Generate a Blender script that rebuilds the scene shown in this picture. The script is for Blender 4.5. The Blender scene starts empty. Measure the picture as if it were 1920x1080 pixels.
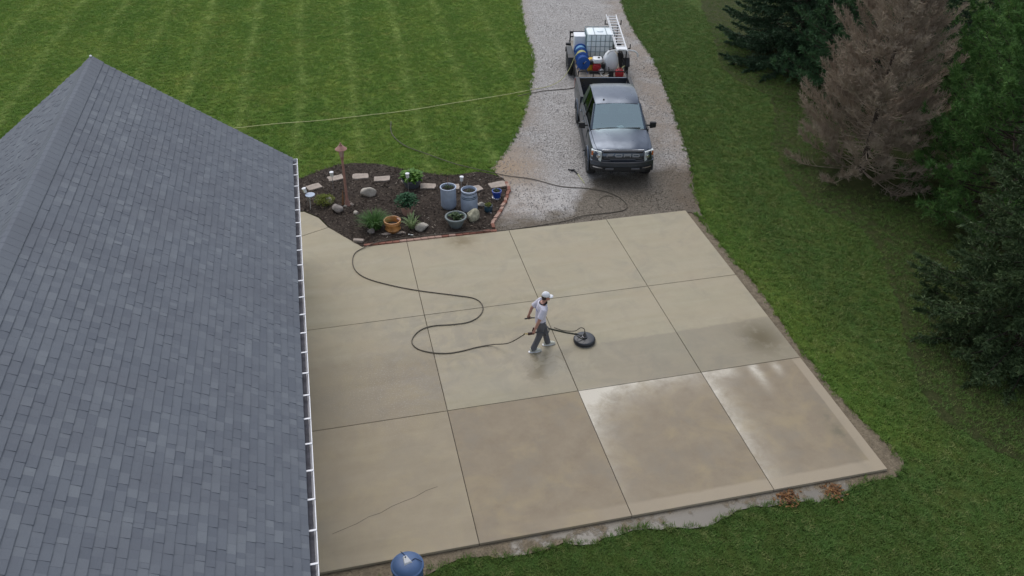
import bpy, bmesh, math, random
import numpy as np
from mathutils import Vector, Matrix, geometry
random.seed(7); rng = np.random.default_rng(7)
R = math.radians
sc = bpy.context.scene
COL = sc.collection

# ------------------------------------------------------------------ camera
cam_d = bpy.data.cameras.new('camera'); cam = bpy.data.objects.new('camera', cam_d); COL.objects.link(cam)
cam_d.sensor_width = 36.0; cam_d.lens = 36.0 * 1590 / 1920; cam_d.clip_start = 0.1; cam_d.clip_end = 600
pitch, roll, yaw = R(35.47), R(0.596), R(-13.30)
_r = Vector((1, 0, 0)); _u = Vector((0, math.sin(pitch), math.cos(pitch))); _f = Vector((0, math.cos(pitch), -math.sin(pitch)))
c0 = _r * math.cos(roll) + _u * math.sin(roll); c1 = -_r * math.sin(roll) + _u * math.cos(roll)
M = Matrix((c0, c1, -_f)).transposed()
cam.matrix_world = Matrix.Translation((0, 0, 13.35)) @ (Matrix.Rotation(yaw, 3, 'Z') @ M).to_4x4()
sc.camera = cam

# ------------------------------------------------------------------ overcast daylight
SUN_EL, SUN_AZ = R(58), R(-4)           # soft light through the overcast, from beyond the back lawn
w = bpy.data.worlds.new('World'); sc.world = w; w.use_nodes = True
wn = w.node_tree; bg = wn.nodes['Background']
sky = wn.nodes.new('ShaderNodeTexSky'); sky.sky_type = 'NISHITA'; sky.sun_disc = False
sky.sun_elevation = SUN_EL; sky.sun_rotation = SUN_AZ; sky.air_density = 1.0; sky.dust_density = 1.5; sky.ozone_density = 1.0
hs = wn.nodes.new('ShaderNodeHueSaturation'); hs.inputs['Saturation'].default_value = 0.48
wn.links.new(sky.outputs[0], hs.inputs['Color']); wn.links.new(hs.outputs[0], bg.inputs['Color'])
bg.inputs['Strength'].default_value = 0.145
sd = bpy.data.lights.new('sun', 'SUN'); sd.energy = 0.8; sd.angle = R(45); sd.color = (1.0, 0.96, 0.9)
sun = bpy.data.objects.new('sun', sd); COL.objects.link(sun)
sdir = Vector((math.sin(SUN_AZ) * math.cos(SUN_EL), math.cos(SUN_AZ) * math.cos(SUN_EL), math.sin(SUN_EL)))
sun.rotation_euler = sdir.to_track_quat('Z', 'Y').to_euler()
sc.view_settings.view_transform = 'Standard'; sc.view_settings.look = 'None'
sc.view_settings.exposure = 0.43; sc.view_settings.gamma = 1.0; sc.view_settings.use_curve_mapping = False
sc.cycles.max_bounces = 6; sc.cycles.transparent_max_bounces = 8; sc.cycles.use_denoising = True

# ------------------------------------------------------------------ node helpers
class NT:
    def __init__(s, name):
        s.m = bpy.data.materials.new(name); s.m.use_nodes = True
        s.t = s.m.node_tree; s.b = s.t.nodes['Principled BSDF']
        s.out = s.t.nodes['Material Output']
    def put(s, sock, v):
        if isinstance(v, bpy.types.NodeSocket): s.t.links.new(v, sock)
        else:
            try: sock.default_value = v
            except Exception: sock.default_value = (*v, 1.0)
    def n(s, typ, ins=None, **props):
        nd = s.t.nodes.new(typ)
        for k, v in props.items(): setattr(nd, k, v)
        for k, v in (ins or {}).items(): s.put(nd.inputs[k], v)
        return nd
    def math(s, op, a, b=0.0, clamp=False):
        nd = s.n('ShaderNodeMath', {0: a, 1: b}, operation=op); nd.use_clamp = clamp; return nd.outputs[0]
    def mix(s, f, a, b, blend='MIX'):
        nd = s.t.nodes.new('ShaderNodeMix'); nd.data_type = 'RGBA'; nd.blend_type = blend
        s.put(nd.inputs[0], f); s.put(nd.inputs[6], a); s.put(nd.inputs[7], b); return nd.outputs[2]
    def noise(s, scale, detail=4, rough=0.55, vec=None, dist=0.0):
        nd = s.n('ShaderNodeTexNoise', {'Scale': scale, 'Detail': detail, 'Roughness': rough, 'Distortion': dist})
        s.t.links.new(vec if vec else s.pos(), nd.inputs['Vector']); return nd.outputs['Fac']
    def pos(s):
        if not hasattr(s, '_p'): s._p = s.n('ShaderNodeNewGeometry').outputs['Position']
        return s._p
    def xyz(s):
        if not hasattr(s, '_x'):
            nd = s.n('ShaderNodeSeparateXYZ', {0: s.pos()}); s._x = nd.outputs
        return s._x
    def ramp(s, f, stops):
        nd = s.n('ShaderNodeValToRGB', {'Fac': f}); e = nd.color_ramp.elements
        while len(e) < len(stops): e.new(0.5)
        for el, (p, c) in zip(e, stops):
            el.position = p; el.color = (*c, 1) if len(c) == 3 else c
        return nd.outputs[0]
    def mr(s, v, a, b, c=0.0, d=1.0):
        nd = s.n('ShaderNodeMapRange', {0: v, 1: a, 2: b, 3: c, 4: d}); return nd.outputs[0]
    def bump(s, h, strength=0.5, dist=0.02):
        nd = s.n('ShaderNodeBump', {'Height': h, 'Strength': strength, 'Distance': dist})
        s.t.links.new(nd.outputs[0], s.b.inputs['Normal'])
    def gauss(s, x0, y0, sx, sy):
        X, Y, _ = s.xyz()
        a = s.math('DIVIDE', s.math('SUBTRACT', X, x0), sx); b = s.math('DIVIDE', s.math('SUBTRACT', Y, y0), sy)
        q = s.math('ADD', s.math('MULTIPLY', a, a), s.math('MULTIPLY', b, b))
        return s.math('POWER', 2.718, s.math('MULTIPLY', q, -1.0))
    def set(s, col=None, rough=None, metal=None, spec=None, coat=None):
        for k, v in (('Base Color', col), ('Roughness', rough), ('Metallic', metal), ('Specular IOR Level', spec), ('Coat Weight', coat)):
            if v is not None: s.put(s.b.inputs[k], v)
        return s

def simple(name, col, rough=0.6, metal=0.0, var=0.25, scale=12.0, bump=0.0, bscale=60.0, spec=0.5, coat=0.0):
    t = NT(name); a = tuple(c * (1 - var) for c in col); b = tuple(min(1, c * (1 + var)) for c in col)
    tc = t.n('ShaderNodeTexCoord').outputs['Object']
    f = t.noise(scale, 5, 0.6, tc)
    t.set(t.mix(t.mr(f, 0.3, 0.7), a, b), rough, metal, spec, coat)
    if bump: t.bump(t.noise(bscale, 4, 0.6, tc), bump, 0.01)
    return t.m

# ------------------------------------------------------------------ mesh helpers
class MB:
    def __init__(s): s.v = []; s.f = []; s.mi = []
    def add(s, vs, fs, m=0):
        o = len(s.v); s.v += [tuple(p) for p in vs]; s.f += [tuple(i + o for i in f) for f in fs]; s.mi += [m] * len(fs); return s
    def box(s, c, d, rot=None, m=0, taper=1.0):
        hx, hy, hz = d[0] / 2, d[1] / 2, d[2] / 2; vs = []
        for z, k in ((-hz, 1.0), (hz, taper)):
            for x, y in ((-hx, -hy), (hx, -hy), (hx, hy), (-hx, hy)): vs.append(Vector((x * k, y * k, z)))
        if rot is not None: vs = [rot @ p for p in vs]
        vs = [p + Vector(c) for p in vs]
        return s.add(vs, [(0, 3, 2, 1), (4, 5, 6, 7), (0, 1, 5, 4), (1, 2, 6, 5), (2, 3, 7, 6), (3, 0, 4, 7)], m)
    def loft(s, rings, closed=True, cap=True, m=0):
        n = len(rings[0]); o = len(s.v)
        for r in rings: s.v += [tuple(p) for p in r]
        fs = []
        for i in range(len(rings) - 1):
            for j in range(n if closed else n - 1):
                a = o + i * n + j; b = o + i * n + (j + 1) % n; fs.append((a, b, b + n, a + n))
        if cap and closed:
            fs.append(tuple(o + j for j in reversed(range(n)))); fs.append(tuple(o + (len(rings) - 1) * n + j for j in range(n)))
        s.f += fs; s.mi += [m] * len(fs); return s
    def tube(s, pts, r, n=8, cap=True, m=0, flat=1.0, ref=None):
        pts = [Vector(p) for p in pts]; k = len(pts); rr = r if isinstance(r, (list, tuple)) else [r] * k
        rings = []; prev = None
        for i, p in enumerate(pts):
            t = (pts[min(i + 1, k - 1)] - pts[max(i - 1, 0)]).normalized()
            if ref is not None: a = Vector(ref) - t * t.dot(Vector(ref))
            elif prev is None: a = t.orthogonal()
            else: a = prev - t * t.dot(prev)
            a.normalize(); prev = a; b = t.cross(a)
            q = rr[i]; qa, qb = q if isinstance(q, (list, tuple)) else (q, q * flat)
            rings.append([p + a * (math.cos(2 * math.pi * j / n) * qa) + b * (math.sin(2 * math.pi * j / n) * qb) for j in range(n)])
        return s.loft(rings, True, cap, m)
    def lathe(s, prof, n=20, c=(0, 0, 0), m=0, axis='Z', cap=True):
        rings = []
        for r, z in prof:
            ring = []
            for j in range(n):
                a = 2 * math.pi * j / n; x, y = r * math.cos(a), r * math.sin(a)
                p = (x, y, z) if axis == 'Z' else ((x, -z, y) if axis == 'Y' else (z, x, y))
                ring.append((p[0] + c[0], p[1] + c[1], p[2] + c[2]))
            rings.append(ring)
        return s.loft(rings, True, cap, m)
    def prism(s, poly, z0, z1, m=0):
        n = len(poly)
        s.add([(x, y, z0) for x, y in poly] + [(x, y, z1) for x, y in poly],
              [tuple(reversed(range(n))), tuple(range(n, 2 * n))] + [(i, (i + 1) % n, n + (i + 1) % n, n + i) for i in range(n)], m); return s
    def ball(s, c, r, nu=12, nv=8, m=0, jit=0.0):
        rx, ry, rz = r if isinstance(r, (list, tuple)) else (r, r, r); rings = []
        for i in range(nv + 1):
            th = math.pi * i / nv; st = max(math.sin(th), 0.02)
            rings.append([(c[0] + rx * st * math.cos(2 * math.pi * j / nu), c[1] + ry * st * math.sin(2 * math.pi * j / nu), c[2] - rz * math.cos(th)) for j in range(nu)])
        return s.loft(rings, True, True, m)
    def mesh(s, name):
        me = bpy.data.meshes.new(name); me.from_pydata(s.v, [], s.f); me.update(); return me
    def build(s, name, mats, parent=None, smooth=False, bevel=0.0, loc=None, rot=None, segs=2, fixn=True):
        me = s.mesh(name); mats = mats if isinstance(mats, (list, tuple)) else [mats]
        for m in mats: me.materials.append(m)
        if len(mats) > 1: me.polygons.foreach_set('material_index', s.mi)
        if fixn:
            b = bmesh.new(); b.from_mesh(me); bmesh.ops.recalc_face_normals(b, faces=b.faces); b.to_mesh(me); b.free()
        if smooth:
            me.polygons.foreach_set('use_smooth', [True] * len(me.polygons))
            if smooth != 'all': me.set_sharp_from_angle(angle=R(40))
        o = bpy.data.objects.new(name, me); COL.objects.link(o)
        if parent: o.parent = parent
        if loc: o.location = loc
        if rot: o.rotation_euler = rot
        if bevel:
            mod = o.modifiers.new('bevel', 'BEVEL'); mod.width = bevel; mod.segments = segs; mod.limit_method = 'ANGLE'; mod.angle_limit = R(35)
        return o

def tag(o, label=None, cat=None, group=None, kind=None):
    if label: o['label'] = label
    if cat: o['category'] = cat
    if group: o['group'] = group
    if kind: o['kind'] = kind
    return o
def empty(name, loc, rz=0.0, label=None, cat=None, group=None):
    o = bpy.data.objects.new(name, None); COL.objects.link(o); o.location = loc; o.rotation_euler = (0, 0, rz); o.empty_display_size = 0.1
    return tag(o, label, cat, group)
def copy_tree(o, parent=None):
    c = o.copy(); COL.objects.link(c)
    if parent: c.parent = parent
    for ch in list(o.children): copy_tree(ch, c)
    return c
def trimesh(name, V, F, mats, parent=None, mi=None, smooth=False):
    me = bpy.data.meshes.new(name); V = np.asarray(V, np.float32).reshape(-1, 3); F = np.asarray(F, np.int32).reshape(-1, 3)
    me.vertices.add(len(V)); me.vertices.foreach_set('co', V.ravel())
    me.loops.add(F.size); me.loops.foreach_set('vertex_index', F.ravel())
    me.polygons.add(len(F)); me.polygons.foreach_set('loop_start', np.arange(0, F.size, 3, dtype=np.int32))
    me.update(calc_edges=True)
    for m in (mats if isinstance(mats, (list, tuple)) else [mats]): me.materials.append(m)
    if mi is not None: me.polygons.foreach_set('material_index', np.asarray(mi, np.int32))
    if smooth: me.polygons.foreach_set('use_smooth', [True] * len(F))
    o = bpy.data.objects.new(name, me); COL.objects.link(o)
    if parent: o.parent = parent
    return o
def spline(pts, k=8, closed=False):
    P = [np.array(p, float) for p in pts]; n = len(P); out = []
    for i in range(n if closed else n - 1):
        g = lambda j: P[j % n] if closed else P[min(max(j, 0), n - 1)]
        a, b, c, d = g(i - 1), g(i), g(i + 1), g(i + 2)
        for t in np.linspace(0, 1, k, endpoint=False):
            out.append(tuple(0.5 * (2 * b + (c - a) * t + (2 * a - 5 * b + 4 * c - d) * t * t + (3 * b - a - 3 * c + d) * t ** 3)))
    if not closed: out.append(tuple(P[-1]))
    return out
rag = {'v': 0.0}
def ragged(poly, amp, step=0.12, closed=True):
    out = []; n = len(poly)
    for i in range(n if closed else n - 1):
        a = np.array(poly[i]); b = np.array(poly[(i + 1) % n]); L = np.linalg.norm(b - a); k = max(1, int(L / step))
        if L > 12: k = 1
        nrm = np.array([-(b - a)[1], (b - a)[0]]) / max(L, 1e-6)
        for j in range(k):
            rag['v'] = 0.6 * rag['v'] + rng.normal() * amp
            out.append(tuple(a + (b - a) * j / k + nrm * (rag['v'] if L <= 12 else 0)))
    return out if closed else out + [tuple(poly[-1])]
def inside(poly, X, Y):
    X = np.asarray(X); Y = np.asarray(Y); c = np.zeros(X.shape, bool); n = len(poly)
    for i in range(n):
        x1, y1 = poly[i]; x2, y2 = poly[(i + 1) % n]
        if y1 == y2: continue
        k = ((y1 > Y) != (y2 > Y)) & (X < (x2 - x1) * (Y - y1) / (y2 - y1) + x1); c ^= k
    return c
def sheet(name, poly, z, mat, grid=None, hfun=None, label=None):
    """a ground sheet with the given outline; interior points give it uneven relief"""
    vs = [Vector(p) for p in poly]; n = len(vs); ed = [(i, (i + 1) % n) for i in range(n)]
    if grid:
        xs = [p[0] for p in poly]; ys = [p[1] for p in poly]
        gx, gy = np.meshgrid(np.arange(min(xs), max(xs), grid), np.arange(min(ys), max(ys), grid))
        gx = gx.ravel() + rng.uniform(-.3, .3, gx.size) * grid; gy = gy.ravel() + rng.uniform(-.3, .3, gy.size) * grid
        k = inside(poly, gx, gy); vs += [Vector((a, b)) for a, b in zip(gx[k], gy[k])]
    r = geometry.delaunay_2d_cdt(vs, ed, [], 1, 1e-5)
    V = []
    for i, p in enumerate(r[0]):
        h = hfun(p.x, p.y) if hfun else 0.0
        V.append((p.x, p.y, z + h))
    me = bpy.data.meshes.new(name); me.from_pydata(V, [], [tuple(f) for f in r[2]]); me.materials.append(mat)
    b = bmesh.new(); b.from_mesh(me); bmesh.ops.recalc_face_normals(b, faces=b.faces)
    if b.faces and sum(f.normal.z for f in b.faces) < 0: bmesh.ops.reverse_faces(b, faces=b.faces)
    b.to_mesh(me); b.free()
    if hfun: me.polygons.foreach_set('use_smooth', [True] * len(me.polygons))
    o = bpy.data.objects.new(name, me); COL.objects.link(o); tag(o, kind='structure')
    if label: o['label'] = label
    return o
def scatter(name, pts, protos, smin, smax, tilt, label, cat, seed=1):
    """one object that instances small pieces on points (uncountable stuff)"""
    me = bpy.data.meshes.new(name); me.from_pydata([tuple(p) for p in pts], [], [])
    o = bpy.data.objects.new(name, me); COL.objects.link(o); tag(o, label, cat, kind='stuff')
    g = bpy.data.node_groups.new(name, 'GeometryNodeTree')
    g.interface.new_socket('Geometry', in_out='INPUT', socket_type='NodeSocketGeometry'); g.interface.new_socket('Geometry', in_out='OUTPUT', socket_type='NodeSocketGeometry')
    N = g.nodes; L = g.links; gi = N.new('NodeGroupInput'); go = N.new('NodeGroupOutput'); jn = N.new('GeometryNodeJoinGeometry')
    for i, p in enumerate(protos):
        oi = N.new('GeometryNodeObjectInfo'); oi.inputs['Object'].default_value = p; oi.inputs['As Instance'].default_value = True
        ip = N.new('GeometryNodeInstanceOnPoints'); L.new(gi.outputs[0], ip.inputs['Points']); L.new(oi.outputs['Geometry'], ip.inputs['Instance'])
        rv = N.new('FunctionNodeRandomValue'); rv.data_type = 'FLOAT_VECTOR'; rv.inputs[0].default_value = (-tilt, -tilt, 0); rv.inputs[1].default_value = (tilt, tilt, 6.283); rv.inputs['Seed'].default_value = seed + i
        rs = N.new('FunctionNodeRandomValue'); rs.data_type = 'FLOAT'; rs.inputs[2].default_value = smin; rs.inputs[3].default_value = smax; rs.inputs['Seed'].default_value = seed + 10 + i
        L.new(rv.outputs[0], ip.inputs['Rotation']); L.new(rs.outputs[1], ip.inputs['Scale'])
        ri = N.new('FunctionNodeRandomValue'); ri.data_type = 'INT'; ri.inputs[4].default_value = 0; ri.inputs[5].default_value = len(protos) - 1; ri.inputs['Seed'].default_value = seed + 50
        cp = N.new('FunctionNodeCompare'); cp.data_type = 'INT'; cp.operation = 'EQUAL'; cp.inputs[3].default_value = i
        L.new(ri.outputs[2], cp.inputs[2]); L.new(cp.outputs[0], ip.inputs['Selection']); L.new(ip.outputs[0], jn.inputs[0])
    L.new(jn.outputs[0], go.inputs[0])
    md = o.modifiers.new('scatter', 'NODES'); md.node_group = g
    return o
def remeshed(mb, name, mat, parent, voxel, smooth_it=4):
    """fuse overlapping tapered shapes into one continuous surface"""
    o = mb.build(name, mat, None); md = o.modifiers.new('r', 'REMESH'); md.mode = 'VOXEL'; md.voxel_size = voxel
    sm = o.modifiers.new('s', 'SMOOTH'); sm.iterations = smooth_it; sm.factor = 0.5
    bpy.context.view_layer.update()
    me = bpy.data.meshes.new_from_object(o.evaluated_get(bpy.context.evaluated_depsgraph_get()))
    o.modifiers.clear(); old = o.data; o.data = me; bpy.data.meshes.remove(old); o.name = name; me.name = name
    me.polygons.foreach_set('use_smooth', [True] * len(me.polygons)); o.parent = parent
    return o

# ================================================================== SETTING
X0, XA, XB, XC, XR = -1.42, 1.82, 4.89, 7.95, 10.55       # slab columns
Y0, YA, YB, YC = 10.18, 13.90, 17.54, 21.17                # slab rows
# outlines (metres on the ground)
GR_L = [(11.6, 48), (10.49, 43.2), (9.58, 38.3), (9.1, 34.9), (8.05, 31.4), (7.0, 28.5), (5.9, 26.3), (5.2, 25.3)]
GR_R = [(16.9, 48), (15.66, 42.2), (14.78, 38.0), (14.26, 33.8), (13.5, 30.3), (12.68, 26.9), (11.95, 24.0), (11.3, 22.2), (10.95, 20.6)]
BED_TOP = [(-1.4, 25.6), (-1.06, 25.9), (-0.46, 26.3), (0.27, 26.55), (1.16, 26.45), (2.02, 26.0), (3.02, 25.35), (4.04, 24.98), (4.9, 25.0), (5.45, 24.4)]
BED_R = [(5.42, 23.65), (5.08, 22.83), (4.78, 22.22), (4.48, 21.64), (4.45, 21.18)]
BED_L = [(0.5, 21.18), (-0.02, 21.9), (-0.35, 22.5), (-0.59, 23.1), (-1.03, 23.6), (-1.42, 23.7)]
gravel_poly = spline(GR_L, 6) + [(5.42, 24.4), (5.42, 23.65), (5.08, 22.83), (4.78, 22.22), (4.48, 21.64), (4.3, 21.1), (10.7, 21.1)] + spline(GR_R[::-1], 6)
bed_poly = spline(BED_TOP, 5) + BED_R + BED_L
MUD_OUT = [(10.87, 21.3), (10.9, 19.6), (10.92, 18.1), (11.0, 17.1), (10.94, 15.9), (10.84, 14.7), (10.82, 13.6), (10.8, 12.8), (10.94, 11.7), (11.05, 11.0), (11.08, 10.4), (10.75, 9.96),
           (10.1, 9.95), (9.4, 9.78), (8.9, 9.66), (8.1, 9.8), (7.2, 9.8), (6.6, 9.66), (5.9, 9.6), (5.14, 9.8), (4.5, 9.8), (4.0, 9.68), (3.4, 9.78), (2.8, 9.72), (2.1, 9.76), (1.4, 9.86), (0.75, 9.72), (0, 9.7), (-1.4, 9.8)]
MUD_OUT = [(x - .05 if y > 10.1 else x, y + .07 if y < 10.1 else y) for x, y in MUD_OUT]
mud_poly = [(-1.4, 10.3), (10.4, 10.3), (10.4, 21.3)] + spline(MUD_OUT, 4)
TREEBED = [(20.5, 44), (18.4, 37), (17.1, 33.4), (16.9, 31), (17.4, 29.3), (16.6, 27), (15.1, 24), (14.7, 21), (15.4, 19.4), (15.3, 18), (14.3, 15.6), (13.3, 13.6), (12.75, 12.0), (12.9, 10.8), (13.7, 9.5), (15, 7.8), (18, 5), (42, 4), (42, 46)]
tree_poly = spline(TREEBED[:17], 5) + [(42, 4), (42, 46)]
TRUNKS = [(17.5, 22.3), (20.6, 32.8), (20.6, 28.0), (19.9, 18.9), (16.6, 13.3), (23.6, 23.6), (25.6, 30.8), (25.2, 37.0), (30, 29), (21.3, 15.4), (29.5, 22.5)]
_tp = spline(TREEBED[:17], 5); edge_line = _tp + [(a + .22, b + .03) for a, b in reversed(_tp)]
house_poly = [(-9.9, -4), (-1.35, -4), (-1.35, 21.4), (-9.9, 21.4)]

# ---- materials of the ground
def grass_colour(t, rnd=None):
    X, Y, _ = t.xyz()
    # mowing stripes over the back lawn, 2.2 m apart, and along the driveway on the other side
    xs = t.math('SUBTRACT', X, t.math('MULTIPLY', t.math('SUBTRACT', Y, 30.0), 0.035))
    wob = t.math('MULTIPLY', t.math('SUBTRACT', t.noise(0.25, 2), 0.5), 0.6)
    ph = t.math('MULTIPLY', t.math('ADD', xs, t.math('ADD', wob, 1.1)), 2 * math.pi / 2.2)
    ridge = t.math('POWER', t.mr(t.math('COSINE', ph), -1, 1), 11.0)
    alt = t.mr(t.math('SINE', ph), -1, 1)
    left = t.math('LESS_THAN', X, 10.5)
    xr = t.math('ADD', X, t.math('MULTIPLY', Y, -0.32))
    ridge2 = t.math('POWER', t.mr(t.math('COSINE', t.math('MULTIPLY', t.math('ADD', xr, wob), 2 * math.pi / 1.15)), -1, 1), 4.0)
    st = t.math('ADD', t.math('MULTIPLY', ridge, left), t.math('MULTIPLY', t.math('MULTIPLY', ridge2, 0.45), t.math('SUBTRACT', 1.0, left)))
    st = t.math('MULTIPLY', st, t.mr(t.noise(0.9, 3), 0.35, 0.7, 0.15, 1.0))
    st = t.math('MULTIPLY', st, t.mr(Y, 10, 26, 0.0, 1.0))
    big = t.noise(0.28, 4, 0.6); mid = t.noise(1.7, 5, 0.65)
    c = t.mix(t.mr(big, 0.33, 0.68), (0.115, 0.205, 0.035), (0.205, 0.275, 0.055))
    c = t.mix(t.mr(mid, 0.35, 0.72, 0.0, 0.75), c, (0.105, 0.215, 0.038))
    c = t.mix(t.math('MULTIPLY', t.mr(t.noise(0.8, 5, 0.7), 0.55, 0.75), 0.55), c, (0.26, 0.25, 0.075))
    c = t.mix(t.math('MULTIPLY', alt, t.math('MULTIPLY', left, 0.22)), c, (0.07, 0.15, 0.025))
    c = t.mix(t.math('MULTIPLY', st, 0.50), c, (0.38, 0.47, 0.17))
    # darker greens towards the evergreens and the near corner; the back lawn is paler
    dark_green = t.math('MAXIMUM', t.mr(t.math('ADD', X, t.math('MULTIPLY', wob, .6)), 10.3, 12.6), t.mr(Y, 12.0, 10.0))
    c = t.mix(t.math('MULTIPLY', dark_green, 0.8), t.mix(1.0, c, (1.30, 1.28, 1.05), 'MULTIPLY'), t.mix(t.mr(t.noise(2.1, 4, .65), .4, .65), (0.098, 0.142, 0.036), (0.095, 0.178, 0.048)))
    return c
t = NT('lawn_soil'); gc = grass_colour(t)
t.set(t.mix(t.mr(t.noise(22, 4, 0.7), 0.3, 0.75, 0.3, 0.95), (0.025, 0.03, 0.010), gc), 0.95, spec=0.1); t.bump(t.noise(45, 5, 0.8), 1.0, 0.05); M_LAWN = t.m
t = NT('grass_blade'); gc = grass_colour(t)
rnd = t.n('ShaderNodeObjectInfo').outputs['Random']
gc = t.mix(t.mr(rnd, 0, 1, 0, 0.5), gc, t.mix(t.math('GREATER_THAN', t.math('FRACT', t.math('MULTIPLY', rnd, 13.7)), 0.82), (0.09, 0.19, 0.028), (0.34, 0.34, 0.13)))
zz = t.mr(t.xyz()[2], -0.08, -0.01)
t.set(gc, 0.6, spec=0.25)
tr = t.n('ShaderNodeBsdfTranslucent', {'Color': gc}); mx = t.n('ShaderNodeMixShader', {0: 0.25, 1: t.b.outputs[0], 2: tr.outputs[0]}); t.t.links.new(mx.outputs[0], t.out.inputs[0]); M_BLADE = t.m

def wash_wet(t):
    X, Y, _ = t.xyz()
    thr = t.math('ADD', t.math('ADD', 21.75, t.mr(X, 7.0, 8.5, 0.0, 2.1)), t.math('MULTIPLY', t.math('SUBTRACT', t.noise(1.6, 5), 0.5), 1.3))
    return t.math('MULTIPLY', t.mr(t.math('SUBTRACT', Y, thr), -0.1, 0.45, 1.0, 0.0), 0.9)
t = NT('gravel')
vo = t.n('ShaderNodeTexVoronoi', {'Vector': t.pos(), 'Scale': 34.0}); vd = vo.outputs['Distance']; vc = t.n('ShaderNodeSeparateColor', {0: vo.outputs['Color']}).outputs[0]
X, Y, _ = t.xyz()
gcol = t.ramp(vc, [(0.0, (0.20, 0.188, 0.175)), (0.35, (0.29, 0.275, 0.26)), (0.7, (0.40, 0.38, 0.36)), (1.0, (0.54, 0.52, 0.50))])
gcol = t.mix(t.mr(t.noise(1.1, 5, 0.65), 0.38, 0.7, 0.0, 0.5), gcol, (0.26, 0.24, 0.22))
# compacted tracks and pale dusty places
# distance from the drive's own middle line (it bends with y)
mid = t.math('ADD', 8.55, t.math('MULTIPLY', t.math('SUBTRACT', Y, 23.0), 0.215))
off = t.math('ABSOLUTE', t.math('SUBTRACT', X, mid))
edge = t.math('MULTIPLY', t.mr(off, 1.75, 2.5), t.mr(t.noise(0.9, 4), 0.3, 0.6))
gcol = t.mix(t.math('MULTIPLY', edge, 0.6), gcol, (0.25, 0.195, 0.145))
soil = t.math('MULTIPLY', t.gauss(5.75, 25.2, 0.9, 1.3), 0.95)
gcol = t.mix(soil, gcol, (0.32, 0.24, 0.165))
pale = t.math('MULTIPLY', t.gauss(6.2, 22.9, 1.25, 0.95), t.mr(t.noise(2.2, 5), 0.35, 0.6))
gcol = t.mix(t.math('MULTIPLY', pale, 0.55), gcol, (0.62, 0.58, 0.54))
# wetted by the wash run-off next to the slab
wet = wash_wet(t)
gcol = t.mix(wet, gcol, t.mix(1.0, gcol, (0.36, 0.31, 0.235), 'MULTIPLY'))
t.set(gcol, t.mr(wet, 0, 0.6, 0.95, 0.7), spec=0.25); t.bump(t.math('SUBTRACT', 1.0, vd), 0.6, 0.015); M_GRAVEL = t.m

t = NT('mulch')
mc = t.mix(t.mr(t.noise(26, 6, 0.75), 0.3, 0.72), (0.024, 0.018, 0.014), (0.105, 0.082, 0.066))
mc = t.mix(t.mr(t.noise(1.3, 3), 0.45, 0.7, 0, 0.55), mc, (0.115, 0.090, 0.070)); t.set(mc, 0.92, spec=0.15); t.bump(t.noise(38, 6, 0.8), 1.0, 0.05); M_MULCH = t.m
t = NT('mulch_chip'); rnd = t.n('ShaderNodeObjectInfo').outputs['Random']
t.set(t.ramp(rnd, [(0, (0.02, 0.015, 0.012)), (0.55, (0.07, 0.052, 0.042)), (0.9, (0.14, 0.11, 0.085)), (1.0, (0.30, 0.26, 0.21))]), 0.9, spec=0.2); M_CHIP = t.m
t = NT('gravel_stone'); rnd = t.n('ShaderNodeObjectInfo').outputs['Random']
t.set(t.ramp(rnd, [(0, (0.17, 0.16, 0.15)), (0.4, (0.27, 0.255, 0.24)), (0.8, (0.38, 0.36, 0.34)), (1.0, (0.55, 0.53, 0.51))]), 0.9, spec=0.25); gs_ = t.b.inputs['Base Color'].links[0].from_socket; t.set(t.mix(wash_wet(t), gs_, t.mix(1.0, gs_, (0.38, 0.33, 0.25), 'MULTIPLY'))); M_STONE = t.m
t = NT('tree_soil')
t.set(t.mix(t.mr(t.noise(7, 6, 0.75), 0.3, 0.7), (0.034, 0.050, 0.015), (0.085, 0.090, 0.036)), 0.95, spec=0.1); t.bump(t.noise(30, 6, 0.8), 1.0, 0.06); M_TSOIL = t.m
t = NT('mud')
X, Y, _ = t.xyz(); n1 = t.noise(2.6, 5, 0.65)
near = t.math('MULTIPLY', t.mr(Y, 10.4, 10.0), t.mr(X, 1.0, 2.4))
pud = t.math('MULTIPLY', near, t.mr(t.math('ADD', n1, t.math('MULTIPLY', t.math('SUBTRACT', 1.0, t.gauss(6.2, 9.9, 4.5, 1.5)), -0.3)), 0.36, 0.46))
mc = t.mix(t.mr(t.noise(9, 5, 0.7), 0.3, 0.7), (0.11, 0.085, 0.052), (0.24, 0.19, 0.125))
mc = t.mix(t.mr(t.noise(24, 5, 0.7), 0.56, 0.66, 0, 0.85), mc, (0.05, 0.036, 0.022))
mc = t.mix(pud, mc, (0.17, 0.15, 0.12))
t.set(mc, t.mr(pud, 0, 1, 0.8, 0.30)); t.bump(t.math('MULTIPLY', t.noise(30, 5, 0.7), t.math('SUBTRACT', 1.0, pud)), 0.7, 0.04); M_MUD = t.m

t = NT('concrete'); X, Y, _ = t.xyz()
n0 = t.noise(0.55, 5, 0.6); n1 = t.noise(2.4, 6, 0.65); n2 = t.noise(60, 4, 0.7)
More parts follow.
